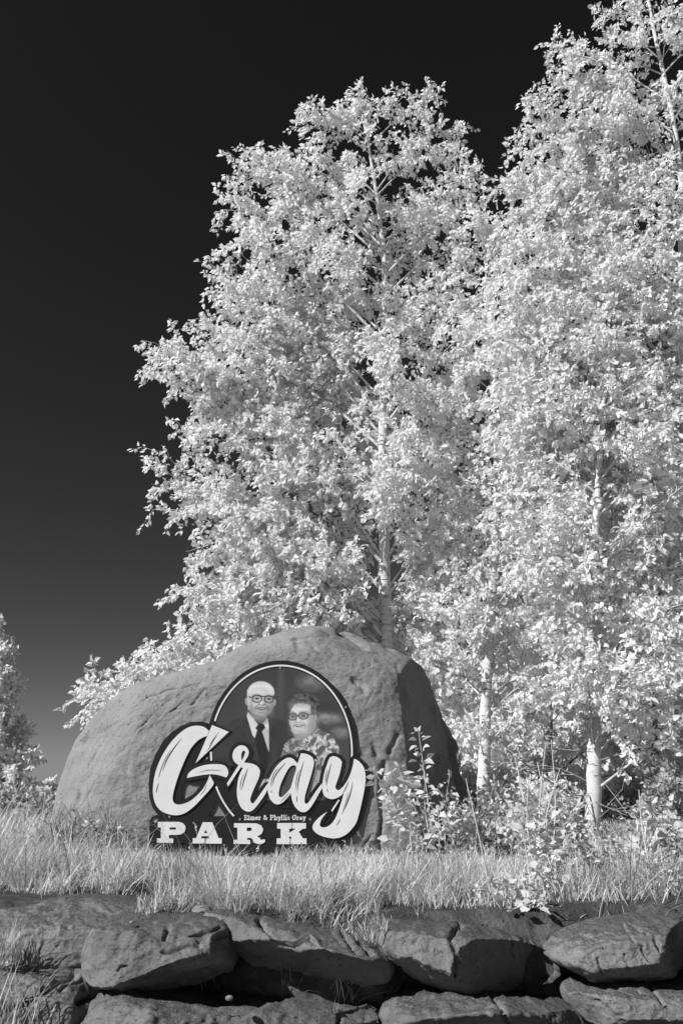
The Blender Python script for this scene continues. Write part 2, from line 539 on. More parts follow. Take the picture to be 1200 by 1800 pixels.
base = at(470, 1500, BY); base[2] = 0
V, F = rock(BO, BY, 0.475, 1.5, seat=((266, 1165, 655, 1500), 7.1405), yo=lambda a: 7.62 + 0.75 * min(1.0, max(0.0, (a - 640) / 150.0)),
            facets=[(706, 1235, 7.25, 2.3, 0.30), (752, 1330, 7.28, 2.6, 0.3),
                    (660, 1150, 7.45, 0.75, 1.5), (300, 1300, 7.15, -0.12, 0.10), (180, 1330, 7.29, -0.62, 0.3), (520, 1180, 7.165, 0.02, 0.14)],
            nth=500, ns=180, pn=5.0, pm=2.0, amp=0.018, nscale=1.6, rough=0.013, k=0.05, centre=(470, 1330), pits=0.03, strata=0.12, chip=0.004,
            grooves=[([(596, 1111), (612, 1118), (640, 1138)], 3.2, 0.07), ([(543, 1128), (560, 1148)], 1.5, 0.03), ([(512, 1124), (545, 1120), (590, 1116)], 1.6, 0.012),
                     ([(676, 1340), (668, 1390), (672, 1440), (664, 1510)], 4, 0.045), ([(700, 1292), (684, 1322)], 4.0, 0.03), ([(745, 1370), (752, 1440), (748, 1520)], 5, 0.06),
                     ([(697, 1170), (712, 1230), (735, 1275)], 2.0, 0.012), ([(768, 1330), (772, 1365), (795, 1390)], 3.0, 0.05),
                     ([(228, 1385), (240, 1398)], 2.0, 0.015), ([(180, 1290), (215, 1268)], 1.6, 0.01), ([(160, 1345), (172, 1325)], 2, 0.012), ([(250, 1232), (290, 1215), (340, 1204)], 1.1, 0.012), ([(335, 1240), (362, 1212)], 1.2, 0.012), ([(205, 1330), (222, 1312)], 1.3, 0.014), ([(240, 1290), (262, 1262), (270, 1258)], 1.2, 0.012), ([(150, 1410), (168, 1380)], 1.5, 0.014), ([(655, 1215), (648, 1232)], 1.4, 0.012), ([(664, 1180), (672, 1205), (668, 1220)], 1.2, 0.010), ([(300, 1255), (318, 1236)], 1.2, 0.010), ([(590, 1150), (620, 1170), (640, 1195)], 1.1, 0.010), ([(202, 1420), (232, 1412)], 1.4, 0.012), ([(440, 1150), (480, 1138)], 1.1, 0.010), ([(650, 1470), (640, 1490), (648, 1508)], 2, 0.02)])
b = link('boulder', mesh('boulder', V - base, F, M_BOULDER), None, base)
tag(b, 'huge rounded sandstone boulder carrying the black and white sign', 'boulder')

# ------------------------------------------------------------------ retaining wall of stones
wall = thing('stone_wall', 'low retaining wall of rough flat boulders along the grass edge', 'wall', (0, 4.1, -0.4))
STONES = [
    dict(outline=[(-60, 1612), (40, 1588), (130, 1576), (220, 1580), (280, 1590), (330, 1600), (300, 1640), (240, 1680), (160, 1694), (80, 1690), (-60, 1696)],
         Yc=4.25, Df=0.36, Db=0.35, facets=[(100, 1638, 3.93, -0.1, 2.6), (100, 1660, 3.93, -0.1, 0.12)], seed=3.0),
    dict(outline=[(158, 1692), (162, 1648), (186, 1618), (250, 1606), (340, 1607), (396, 1613), (408, 1632), (418, 1672), (416, 1694), (400, 1709), (330, 1728), (272, 1735), (215, 1724), (168, 1716)],
         Yc=4.02, Df=0.35, Db=0.4, facets=[(330, 1650, 3.745, 0.15, 1.25), (330, 1694, 3.73, 0.62, -1.9), (240, 1670, 3.71, -0.22, 0.22), (400, 1650, 3.80, 1.2, 0.3), (190, 1650, 3.76, -0.8, 0.2)],
         seed=9.0, grooves=[([(285, 1674), (330, 1666), (352, 1663)], 3, 0.02), ([(296, 1630), (290, 1648), (310, 1657)], 4, 0.022), ([(335, 1645), (388, 1631)], 3.0, 0.022), ([(207, 1707), (212, 1700), (224, 1698)], 1.4, 0.012), ([(350, 1655), (395, 1648)], 2, 0.012)]),
    dict(outline=[(362, 1604), (420, 1606), (500, 1620), (570, 1632), (640, 1650), (676, 1664), (690, 1690), (682, 1710), (640, 1728), (580, 1731), (520, 1720), (450, 1695), (410, 1666), (380, 1636)],
         Yc=4.06, Df=0.38, Db=0.4, facets=[(450, 1645, 3.80, -0.75, 0.55), (580, 1655, 3.76, 0.05, 1.35), (585, 1672, 3.735, -0.35, -1.75), (450, 1682, 3.85, -1.1, -2.2), (670, 1690, 3.82, 1.2, -0.3)],
         seed=15.0, grooves=[([(455, 1620), (480, 1640), (540, 1664), (600, 1690)], 4.5, 0.05), ([(600, 1640), (628, 1676)], 3, 0.02), ([(620, 1645), (650, 1678)], 3, 0.02), ([(580, 1636), (605, 1665)], 2.5, 0.012)]),
    dict(outline=[(656, 1624), (720, 1620), (790, 1622), (850, 1636), (905, 1651), (958, 1668), (978, 1690), (986, 1712), (968, 1730), (900, 1740), (820, 1742), (770, 1736), (720, 1708), (690, 1678), (664, 1655)],
         Yc=4.02, Df=0.40, Db=0.4, facets=[(730, 1665, 3.76, -0.30, 0.35), (803, 1690, 3.715, 0.95, -0.35), (858, 1662, 3.76, 0.45, 1.5), (880, 1680, 3.765, 0.75, -0.85), (735, 1700, 3.80, -1.0, -2.1), (960, 1700, 3.84, 1.4, -0.4)],
         seed=21.0, grooves=[([(808, 1625), (790, 1650), (806, 1690), (803, 1728)], 3.5, 0.035), ([(905, 1655), (904, 1700)], 2.0, 0.025), ([(740, 1640), (728, 1660)], 2, 0.01)]),
    dict(outline=[(952, 1672), (975, 1645), (1020, 1626), (1090, 1616), (1160, 1611), (1190, 1618), (1212, 1650), (1208, 1690), (1150, 1706), (1060, 1715), (1025, 1712), (985, 1692)],
         Yc=4.06, Df=0.36, Db=0.4, facets=[(1070, 1660, 3.75, -0.22, 0.28), (1080, 1622, 3.82, 0.0, 2.4), (1172, 1670, 3.78, 1.5, -0.3), (1100, 1706, 3.765, 0.1, -2.2), (1000, 1694, 3.80, -1.2, -2.4)],
         seed=27.0, grooves=[([(1096, 1632), (1112, 1655), (1128, 1664)], 1.8, 0.02), ([(1150, 1650), (1160, 1670)], 3, 0.03), ([(1050, 1685), (1056, 1710)], 2, 0.014), ([(1098, 1680), (1105, 1706)], 2, 0.014), ([(1126, 1668), (1140, 1690)], 2, 0.018), ([(1105, 1628), (1135, 1645)], 2, 0.015)]),
    dict(outline=[(1186, 1632), (1240, 1622), (1320, 1630), (1340, 1690), (1260, 1720), (1200, 1690)], Yc=4.2, Df=0.25, Db=0.3, facets=[(1250, 1660, 3.98, 0.1, 0.5)], seed=31.0),
    dict(outline=[(-70, 1690), (60, 1684), (150, 1692), (190, 1712), (205, 1750), (170, 1800), (110, 1850), (-70, 1860)],
         Yc=4.05, Df=0.36, Db=0.4, facets=[(80, 1740, 3.76, -0.1, 1.0), (80, 1790, 3.74, -0.1, -0.2)], amp=0.03, pn=3.4, seed=37.0, nscale=4.0,
         grooves=[([(78, 1740), (105, 1722), (130, 1714)], 4.0, 0.07), ([(105, 1738), (150, 1718)], 3, 0.03), ([(20, 1775), (60, 1760)], 4, 0.04), ([(140, 1760), (165, 1745)], 5, 0.05)]),
    dict(outline=[(128, 1805), (150, 1770), (185, 1738), (222, 1724), (260, 1728), (330, 1740), (430, 1752), (540, 1764), (620, 1768), (652, 1762), (668, 1786), (665, 1850), (600, 1900), (300, 1910), (130, 1880)],
         Yc=3.95, Df=0.38, Db=0.5, facets=[(215, 1790, 3.62, -0.25, 0.7), (480, 1778, 3.61, 0.05, 0.9), (480, 1788, 3.60, 0.35, -1.5), (320, 1770, 3.66, 0.4, 0.8), (650, 1790, 3.68, 1.3, 0.0)],
         amp=0.02, seed=43.0, rough=0.014, grooves=[([(585, 1768), (600, 1790), (592, 1815)], 3, 0.03)]),
    dict(outline=[(668, 1795), (674, 1766), (700, 1752), (790, 1743), (860, 1745), (930, 1761), (1000, 1772), (1032, 1788), (1047, 1830), (1020, 1880), (850, 1900), (690, 1880)],
         Yc=3.92, Df=0.36, Db=0.5, facets=[(760, 1768, 3.63, -0.1, 0.9), (780, 1782, 3.615, 0.15, -1.5), (890, 1780, 3.62, 0.9, 0.4), (980, 1800, 3.68, 1.5, 0.2)],
         amp=0.02, seed=49.0, rough=0.014, grooves=[([(860, 1750), (885, 1785), (900, 1810)], 3, 0.03), ([(668, 1800), (690, 1770)], 3, 0.02)]),
    dict(outline=[(985, 1740), (1010, 1722), (1060, 1716), (1150, 1715), (1260, 1716), (1290, 1760), (1270, 1840), (1150, 1860), (1060, 1810), (1010, 1780)],
         Yc=3.98, Df=0.33, Db=0.4, facets=[(1130, 1760, 3.69, -0.2, 0.22), (1050, 1750, 3.75, -1.3, -0.5), (1100, 1795, 3.70, -0.1, -1.8), (1150, 1722, 3.76, 0, 2.0)],
         seed=55.0, grooves=[([(1140, 1730), (1155, 1750), (1170, 1770)], 2.5, 0.025), ([(1120, 1742), (1140, 1765)], 1.6, 0.015), ([(1085, 1745), (1110, 1770)], 1.6, 0.012)]),
]
for kw in STONES:
    V, F = rock(**{**dict(nth=220, ns=88, k=0.009, pn=4.6, amp=0.014, nscale=3.5, rough=0.010, chip=0.007, strata=0.12), **kw})
    part('stone', V, F, M_STONE, wall)

# ------------------------------------------------------------------ the sign
SY = 7.122                                                    # front of the backing plate
def zA(p): return [(260 + x / 6.0, 1260 + y / 6.0) for x, y in p]
def zB(p): return [(400 + x / 8.5714, 1290 + y / 8.5714) for x, y in p]
def zC(p): return [(480 + x / 6.6667, 1310 + y / 6.6667) for x, y in p]
def zZ(p): return [(240 + x * 0.36667, 1140 + y * 0.36667) for x, y in p]


def curve_loop(pts, corners=(), sub=5):
    """Closed loop through pts with sharp corners at the given indices."""
    n = len(pts)
    P = np.asarray(pts, float)
    cs = sorted(set(c % n for c in corners))
    out = []
    if not cs:
        Q = smooth_line(np.vstack([P[-2:], P, P[:3]]), (n + 4) * sub + 1)
        return Q[2 * sub:(n + 2) * sub]
    for i, c in enumerate(cs):
        e = cs[(i + 1) % len(cs)]
        m = (e - c) % n or n
        seg = P[[(c + j) % n for j in range(m + 1)]]
        L = smooth_line(seg, m * sub + 1) if m > 1 else seg
        out.append(L[:-1])
    return np.vstack(out)


def offset(poly, d):
    P = np.asarray(poly, float)
    a = np.roll(P, 1, 0); b = np.roll(P, -1, 0)
    t1 = P - a; t2 = b - P
    t1 /= np.linalg.norm(t1, axis=1, keepdims=True) + 1e-9
    t2 /= np.linalg.norm(t2, axis=1, keepdims=True) + 1e-9
    n = np.stack([t1[:, 1] + t2[:, 1], -(t1[:, 0] + t2[:, 0])], -1)
    ln = np.linalg.norm(n, axis=1, keepdims=True)
    n = n / np.maximum(ln, 0.9)
    area = 0.5 * np.sum(P[:, 0] * np.roll(P[:, 1], -1) - np.roll(P[:, 0], -1) * P[:, 1])
    return P + n * (d if area > 0 else -d)


def to_sign(loop, y):
    return np.array([at(a, b, SY) for a, b in loop]) * [1, 0, 1] + [0, y, 0]


def slab(loops, y0, thick):
    """Extruded plate: loops (outer, holes...) in photo px on the sign plane, front at y0, going back by thick."""
    W = [to_sign(l, y0) for l in loops]
    tri = tessellate_polygon([[Vector((p[0], p[2], 0)) for p in q] for q in W])
    A = np.vstack(W); n = len(A)
    V = np.vstack([A, A + [0, thick, 0]])
    T = np.array([list(t) for t in tri], int)
    # front faces look towards the camera (-Y)
    e = np.cross(A[T[:, 1]] - A[T[:, 0]], A[T[:, 2]] - A[T[:, 0]])
    T = np.where((e[:, 1] > 0)[:, None], T[:, ::-1], T)
    B = T[:, ::-1] + n
    Q = []
    o = 0
    for q in W:
        m = len(q)
        i = np.arange(m) + o; j = np.roll(i, -1)
        quad = np.stack([i, i + n, j + n, j], -1)
        Q.append(quad)
        o += m
    return V, T, B, np.vstack(Q)


def plate(name, shapes, y0, thick, mat, root):
    """shapes: list of loop-lists, all joined in one part."""
    VV, TT, QQ, off = [], [], [], 0
    for k, loops in enumerate(shapes):
        V, T, B, Q = slab(loops, y0, thick)
        VV.append(V); TT += [T + off, B + off]; QQ.append(Q + off)
        off += len(V)
    return part(name, np.vstack(VV), [np.vstack(TT), np.vstack(QQ)], mat, root, smooth=False)


sb_ = at(460, 1500, SY); sb_[2] = 0.0
sign = thing('park_sign', 'black and white cut-out park sign with oval couple portrait on the boulder', 'sign', sb_)
EC, ERX, ERY = (494.0, 1321.5), 124.3, 151.5


def ell(rx, ry, a0=0.0, a1=2 * PI, n=90, c=EC):
    return [(c[0] + rx * math.cos(t), c[1] + ry * math.sin(t)) for t in np.linspace(a0, a1, n)]


# --- backing plate outline (photo pixels)
G_body = curve_loop(zA([(648, 150), (600, 112), (560, 98), (510, 95), (450, 105), (390, 135), (320, 190), (250, 265), (190, 350), (140, 440), (95, 550),
                        (70, 650), (58, 750), (62, 840), (85, 920), (130, 980), (200, 1020), (290, 1038), (370, 1025), (440, 985), (510, 925), (580, 850),
                        (640, 785), (690, 720), (697, 690), (655, 615), (620, 700), (575, 770), (520, 830), (460, 880), (400, 910), (340, 925), (300, 920), (275, 900),
                        (265, 860), (275, 790), (300, 700), (330, 610), (370, 510), (410, 420), (460, 330), (520, 260), (570, 225), (628, 200)]), (0, 24, 25, 43))
G_wedge = np.array(zA([(680, 88), (855, 160), (505, 492)]))
G_hook = curve_loop(zA([(415, 645), (430, 600), (480, 555), (560, 520), (650, 502), (740, 500), (800, 510), (835, 540), (850, 580), (845, 615), (828, 640),
                        (760, 618), (690, 606), (600, 611), (500, 628)]), (0, 10))
R_out = curve_loop(zB([(170, 470), (120, 435), (85, 380), (78, 320), (95, 255), (135, 205), (190, 175), (245, 178), (290, 205), (318, 255), (318, 310), (290, 370), (250, 432),
                       (320, 440), (390, 455), (450, 490), (485, 540), (488, 600), (465, 680), (430, 760), (390, 850), (355, 940), (345, 990), (355, 1030), (375, 1045),
                       (400, 1035), (450, 970), (520, 870), (608, 745), (602, 838), (560, 920), (500, 1010), (430, 1100), (380, 1150), (325, 1172), (270, 1160),
                       (215, 1120), (175, 1050), (150, 960), (143, 870), (150, 770), (165, 680), (195, 590), (235, 515), (205, 500), (10, 795), (-5, 745)]), (0, 12, 28, 29, 43, 44, 45, 46))
R_hole = curve_loop(zB([(240, 255), (265, 262), (268, 285), (240, 360), (220, 402), (212, 380), (210, 320), (220, 275)]), (4,))
a1_ = zC([(325, 95), (380, 100), (430, 120), (465, 150), (478, 200), (470, 260), (440, 370), (400, 500), (375, 590), (368, 650), (378, 680), (395, 685), (430, 650),
          (490, 555), (572, 445), (574, 500), (540, 560), (490, 650), (430, 740), (380, 780), (345, 783), (300, 765), (255, 715), (225, 650), (209, 565)])
a2_ = zB([(880, 985), (820, 1040), (760, 1062), (700, 1045), (650, 990), (620, 920), (606, 840), (612, 745), (640, 660), (680, 580), (730, 500), (800, 425), (870, 375), (930, 358), (985, 375), (1020, 410)])
a3_ = zC([(288, 217)])
A_out = curve_loop(a1_ + a2_ + a3_, (0, 14, 15, 24, len(a1_) + len(a2_)))
A_hole = curve_loop(zB([(1010, 475), (1035, 500), (1030, 550), (1000, 640), (970, 750), (950, 820), (880, 900), (830, 945), (800, 955), (775, 930), (775, 870), (795, 780),
                        (835, 680), (880, 590), (930, 510), (970, 480)]), (5,))
Y_out = curve_loop(zC([(690, 130), (740, 135), (780, 160), (805, 195), (800, 240), (780, 330), (750, 420), (730, 480), (735, 510), (755, 525), (780, 520), (830, 470), (880, 390),
                       (912, 310), (935, 230), (945, 160), (985, 175), (1030, 215), (1065, 270), (1080, 350), (1080, 430), (1060, 560), (1030, 700), (1000, 820), (970, 910), (920, 980),
                       (860, 1040), (780, 1080), (700, 1090), (610, 1075), (530, 1045), (480, 1005), (462, 970), (468, 930), (495, 890), (550, 835), (600, 800), (635, 778),
                       (600, 820), (565, 870), (548, 920), (555, 950), (590, 962), (640, 950), (690, 910), (730, 850), (760, 780), (790, 690), (812, 620), (828, 556),
                       (790, 592), (740, 620), (690, 632), (640, 620), (600, 590), (582, 550), (577, 500), (579, 445), (590, 370), (605, 300), (625, 240), (655, 160)]),
                   (3, 15, 37, 49))
Y_bar = np.array(zC([(764, 636), (779, 646), (692, 778), (680, 762)]))

BRD = 6.2
left_ring = [(x, y) for x, y in ell(ERX + 8.5, ERY + 9, PI * 1.075, PI * 2 - 0.02, 60)]
out_poly = zZ([(62, 975), (62, 832), (76, 806), (102, 797), (78, 765), (62, 715), (58, 650), (66, 575), (92, 505), (130, 440), (170, 400), (215, 370), (265, 352), (310, 350), (340, 356)]) \
    + left_ring + zZ([(1052, 516), (1085, 535), (1108, 572), (1120, 625), (1117, 690), (1100, 765), (1080, 835), (1055, 885), (1020, 915), (993, 926), (990, 960), (975, 980), (940, 990), (600, 990)])
hole_G = curve_loop(zA([(392, 686), (480, 706), (572, 688), (540, 745), (470, 820), (352, 890), (356, 815), (368, 745)]), (0, 2, 5))
hole_T = curve_loop(zA([(722, 885), (768, 975), (822, 1048), (630, 1048), (690, 968)]), (0, 2, 3))
plate('backing_panel', [[np.array(out_poly), hole_G[::-1], hole_T[::-1]]], SY, 0.016, M_BLACK, sign)

# --- ring line
def arc_band(a0, a1, wd, n=60):
    o = ell(ERX + wd, ERY + wd, a0, a1, n); i = ell(ERX - wd, ERY - wd, a0, a1, n)
    return np.array(o + i[::-1])


def ang(px, py): return math.atan2((py - EC[1]) / ERY, (px - EC[0]) / ERX)


t_l = ang(*zZ([(380, 350)])[0]) % (2 * PI); t_r = ang(*zZ([(1034, 522)])[0]) % (2 * PI)
plate('ring_line', [[arc_band(t_l, 2 * PI + t_r if t_r < 1 else t_r, 1.45, 90)],
                    [arc_band(ang(*zZ([(357, 543)])[0]), ang(*zZ([(357, 497)])[0]) % (2 * PI) - 0.0, 1.3, 8)] if False else [np.array(zZ([(353, 495), (362, 495), (363, 542), (355, 542)]))],
                    [arc_band(ang(*zZ([(468, 802)])[0]), ang(*zZ([(383, 660)])[0]), 1.5, 20)]], SY - 0.006, 0.0055, M_WHITE, sign)


# --- portrait print
def srgb(v):
    v = np.asarray(v, float)
    return np.where(v <= 0.04045, v / 12.92, ((v + 0.055) / 1.055) ** 2.4)


def paint(u, v):
    def em(cx, cy, rx, ry, soft=0.05, rot=0.0):
        c, s = math.cos(rot), math.sin(rot)
        x, y = u - cx, v - cy
        d = np.hypot((x * c + y * s) / rx, (-x * s + y * c) / ry)
        return np.clip((1 + soft - d) / (2 * soft), 0, 1)

    def pm(pts, soft=3.0):
        P = np.asarray(pts, float)
        ins = np.zeros(u.shape, bool); best = np.full(u.shape, 1e9)
        for (x0, y0), (x1, y1) in zip(P, np.roll(P, -1, 0)):
            cond = ((y0 > v) != (y1 > v))
            with np.errstate(divide='ignore', invalid='ignore'):
                xi = (x1 - x0) * (v - y0) / (y1 - y0 + 1e-12) + x0
            ins ^= cond & (u < xi)
            t = np.clip(((u - x0) * (x1 - x0) + (v - y0) * (y1 - y0)) / ((x1 - x0) ** 2 + (y1 - y0) ** 2), 0, 1)
            best = np.minimum(best, np.hypot(u - x0 - t * (x1 - x0), v - y0 - t * (y1 - y0)))
        sd = np.where(ins, best, -best)
        return np.clip(sd / (2 * soft) + 0.5, 0, 1)

    def ln(pts, wd):
        best = np.full(u.shape, 1e9)
        for (x0, y0), (x1, y1) in zip(pts[:-1], pts[1:]):
            t = np.clip(((u - x0) * (x1 - x0) + (v - y0) * (y1 - y0)) / ((x1 - x0) ** 2 + (y1 - y0) ** 2), 0, 1)
            best = np.minimum(best, np.hypot(u - x0 - t * (x1 - x0), v - y0 - t * (y1 - y0)))
        return np.clip((wd / 2 - best) / 3.0 + 0.5, 0, 1)

    n3 = lambda s, k=0: vnoise(np.stack([u * s, v * s, 0 * u + k], -1))
    I = 0.24 + 0.02 * n3(0.004) + 0.03 * np.clip((v - 200) / 900, -1, 1)
    def lay(m, val):
        nonlocal I
        I = I * (1 - m) + val * m
    lay(0.35 * em(510, 100, 26, 260, 0.8), 0.40)
    lay(0.6 * em(800, 105, 120, 75, 0.5), 0.50 + 0.12 * n3(0.02))
    lay(0.7 * em(960, 450, 125, 50, 0.5), 0.56 + 0.15 * n3(0.03, 2))
    lay(0.6 * em(1090, 590, 90, 50, 0.5), 0.52 + 0.15 * n3(0.03, 4))
    lay(0.5 * em(950, 340, 160, 40, 0.6), 0.20)
    # man
    lay(pm([(-150, 560), (30, 480), (185, 425), (330, 470), (390, 435), (480, 455), (600, 510), (640, 700), (560, 1100), (-150, 1100)]), 0.215 + 0.02 * n3(0.02))
    lay(0.6 * ln([(185, 430), (130, 560), (250, 760), (340, 960)], 10), 0.16)
    lay(0.5 * ln([(395, 520), (440, 640), (400, 820)], 9), 0.15)
    lay(pm([(196, 388), (184, 430), (240, 615), (262, 640), (285, 560), (320, 505), (385, 448), (396, 520), (396, 770), (376, 735), (330, 560), (250, 450)]), 0.80)
    lay(pm([(285, 560), (325, 498), (372, 545), (396, 560), (396, 770), (340, 600)]), 0.70)
    lay(pm([(215, 380), (250, 450), (310, 495), (372, 455), (400, 360)]), 0.50)
    lay(em(325, 285, 120, 156, 0.05), 0.70 - 0.10 * np.clip((v - 300) / 140, 0, 1) - 0.10 * np.clip(np.abs(u - 315) / 120 - 0.45, 0, 1))
    lay(pm([(206, 300), (212, 372), (245, 420), (300, 436), (345, 432), (390, 405), (432, 330), (440, 260), (320, 220)]), 0.70 - 0.10 * np.clip((v - 330) / 110, 0, 1) - 0.16 * np.clip(np.abs(u - 312) / 120 - 0.45, 0, 1))
    lay(em(187, 292, 19, 38, 0.12, -0.15), 0.60); lay(em(447, 303, 17, 34, 0.12, 0.2), 0.58)
    lay(em(320, 205, 130, 110, 0.05) * np.clip((255 - v) / 40, 0, 1), 0.84 + 0.03 * n3(0.05) - 0.16 * np.clip(np.abs(u - 318) / 128 - 0.55, 0, 1) - 0.12 * np.clip((150 - v) / 60, 0, 1))
    lay(em(318, 212, 88, 62, 0.3) * 0.75, 0.74)
    lay(0.4 * em(292, 190, 40, 28, 0.7), 0.86)
    lay(ln([(200, 180), (196, 245), (206, 300), (204, 360)], 20) * 0.8, 0.80)
    lay(0.6 * em(405, 360, 45, 80, 0.5), 0.46); lay(0.5 * em(228, 370, 30, 60, 0.6), 0.50)
    lay(0.35 * ln([(250, 165), (330, 158), (400, 170)], 7), 0.62); lay(0.3 * ln([(245, 188), (330, 182), (405, 192)], 7), 0.62)
    lay(0.75 * ln([(345, 262), (366, 306), (350, 322)], 13), 0.44); lay(0.85 * ln([(308, 318), (330, 326), (352, 318)], 8), 0.34)
    lay(0.6 * em(324, 290, 14, 32, 0.5), 0.86); lay(0.5 * em(262, 318, 24, 18, 0.7), 0.82); lay(0.5 * em(385, 318, 18, 16, 0.7), 0.74)
    lay(0.75 * ln([(296, 316), (270, 342), (268, 372)], 9), 0.40); lay(0.75 * ln([(368, 320), (392, 345), (394, 372)], 9), 0.36)
    lay(em(328, 356, 50, 12, 0.35), 0.27); lay(0.85 * em(330, 355, 36, 5, 0.3), 0.78); lay(0.6 * em(326, 374, 36, 6, 0.5), 0.50)
    lay(0.6 * em(325, 396, 46, 8, 0.6), 0.50); lay(0.45 * ln([(250, 415), (325, 438), (395, 410)], 16), 0.42)
    lay(0.7 * ln([(235, 226), (285, 218), (318, 228)], 9), 0.50); lay(0.7 * ln([(360, 230), (400, 226), (436, 236)], 9), 0.48)
    lay(0.5 * em(330, 478, 60, 26, 0.5), 0.36)
    for cx, cy, rx, ry in ((283, 265, 50, 37), (397, 270, 46, 35)):
        lay(0.35 * em(cx, cy, rx, ry, 0.1), 0.60)
        lay(em(cx, cy - 5, 26, 8, 0.4) * 0.75, 0.28)
        lay(em(cx, cy - 5, 9, 9, 0.4), 0.14)
        lay(em(cx, cy, rx, ry, 0.05) * (1 - em(cx, cy, rx - 9, ry - 8, 0.07)), 0.14)
    lay(ln([(245, 238), (285, 231), (325, 240), (358, 242), (395, 238), (440, 246)], 11), 0.14)
    lay(ln([(205, 246), (245, 250)], 9), 0.25)
    lay(pm([(300, 500), (345, 503), (362, 540), (330, 578), (392, 765), (380, 930), (355, 1000), (322, 930), (262, 650), (296, 575), (268, 545)]), 0.13 + 0.05 * np.clip(n3(0.12), 0, 1))
    # woman
    lay(em(732, 312, 146, 100, 0.10), 0.29 + 0.15 * n3(0.045, 7)); lay(em(828, 370, 52, 100, 0.08), 0.26 + 0.15 * n3(0.045, 8))
    lay(em(620, 330, 38, 60, 0.15), 0.33)
    dress = pm([(545, 700), (600, 650), (650, 632), (720, 655), (800, 610), (848, 532), (900, 565), (1000, 615), (1055, 700), (1085, 800), (1060, 870), (960, 960), (840, 950), (815, 830), (500, 860)])
    wu = u + 22 * n3(0.03, 11) + 0.5 * v; wv = v + 22 * n3(0.03, 12) - 0.4 * u
    nw = lambda a, b_, k: vnoise(np.stack([wu * a, wv * b_, 0 * u + k], -1))
    f1 = np.clip(nw(0.045, 0.022, 1) * 4 + 0.4, 0, 1); f2 = np.clip(nw(0.03, 0.07, 5) * 5 + 0.3, 0, 1)
    lay(dress, 0.36 + 0.42 * f1 * (0.6 + 0.4 * f2))
    lay(dress * np.clip((800 - u) / 120, 0, 1) * 0.6, 0.33 + 0.25 * f2)
    lay(pm([(600, 560), (650, 640), (715, 658), (790, 615), (850, 520), (840, 430)]), 0.56)
    fs = 0.77 - 0.12 * np.clip((u - 740) / 110, 0, 1) - 0.08 * np.clip((v - 540) / 90, 0, 1) - 0.06 * np.clip((625 - u) / 50, 0, 1)
    lay(em(716, 458, 124, 160, 0.05), fs)
    lay(pm([(588, 420), (592, 500), (625, 575), (690, 622), (760, 610), (830, 540), (846, 440), (800, 330), (640, 320)]), fs)
    lay(em(735, 268, 130, 46, 0.12, 0.12) * 0.95, 0.30 + 0.16 * n3(0.05, 3))
    lay(em(828, 360, 34, 70, 0.15) * 0.9, 0.27 + 0.15 * n3(0.05, 3))
    lay(em(842, 448, 16, 34, 0.15), 0.62)
    lay(0.5 * em(800, 560, 60, 60, 0.6), 0.62); lay(0.55 * em(700, 608, 80, 12, 0.5, -0.08), 0.50)
    for cx, cy, rx, ry in ((624, 436, 42, 37), (726, 428, 52, 36)):
        lay(em(cx, cy, rx, ry, 0.08), 0.52 + 0.08 * (v - cy) / ry)
        lay(0.7 * em(cx, cy, 12, 10, 0.4), 0.18)
        lay(em(cx, cy, rx, ry, 0.05) * (1 - em(cx, cy, rx - 8, ry - 8, 0.07)), 0.15)
    lay(ln([(662, 425), (680, 420)], 8), 0.15); lay(ln([(776, 415), (832, 404)], 9), 0.16)
    lay(0.75 * ln([(664, 445), (650, 480), (672, 492), (700, 484)], 9), 0.42); lay(0.5 * em(680, 466, 12, 24, 0.5), 0.90)
    lay(em(687, 519, 42, 12, 0.35, -0.06), 0.27); lay(0.9 * em(688, 516, 31, 5, 0.3, -0.06), 0.88); lay(0.5 * em(688, 538, 30, 6, 0.5), 0.55)
    lay(0.65 * ln([(645, 488), (632, 515), (636, 545)], 9), 0.46); lay(0.65 * ln([(722, 484), (744, 512), (742, 545)], 9), 0.44)
    lay(0.5 * em(770, 480, 34, 24, 0.7), 0.86); lay(0.5 * em(690, 362, 70, 30, 0.7), 0.86)
    lay(0.65 * ln([(585, 396), (625, 388), (660, 402)], 8), 0.42); lay(0.65 * ln([(690, 392), (735, 380), (775, 392)], 8), 0.42)
    lay(0.25 * ln([(625, 560), (690, 592), (770, 580), (826, 520)], 14), 0.52); lay(0.5 * em(690, 572, 26, 8, 0.6), 0.60)
    lay(0.6 * em(815, 480, 46, 110, 0.5), 0.52); lay(0.4 * em(600, 500, 22, 80, 0.6), 0.56); lay(0.5 * em(715, 318, 110, 26, 0.6), 0.58)
    # forearm and hands
    lay(pm([(840, 945), (960, 955), (930, 1060), (880, 1160), (790, 1180)], 6), 0.60)
    lay(0.5 * ln([(830, 1050), (900, 1060)], 10), 0.42)
    lay(pm([(310, 1030), (400, 1030), (380, 1230), (280, 1250)], 4), 0.70 - 0.25 * np.clip(np.sin((u * 0.5 + v) * 0.09), 0, 1))
    return np.clip(I, 0.03, 0.95)


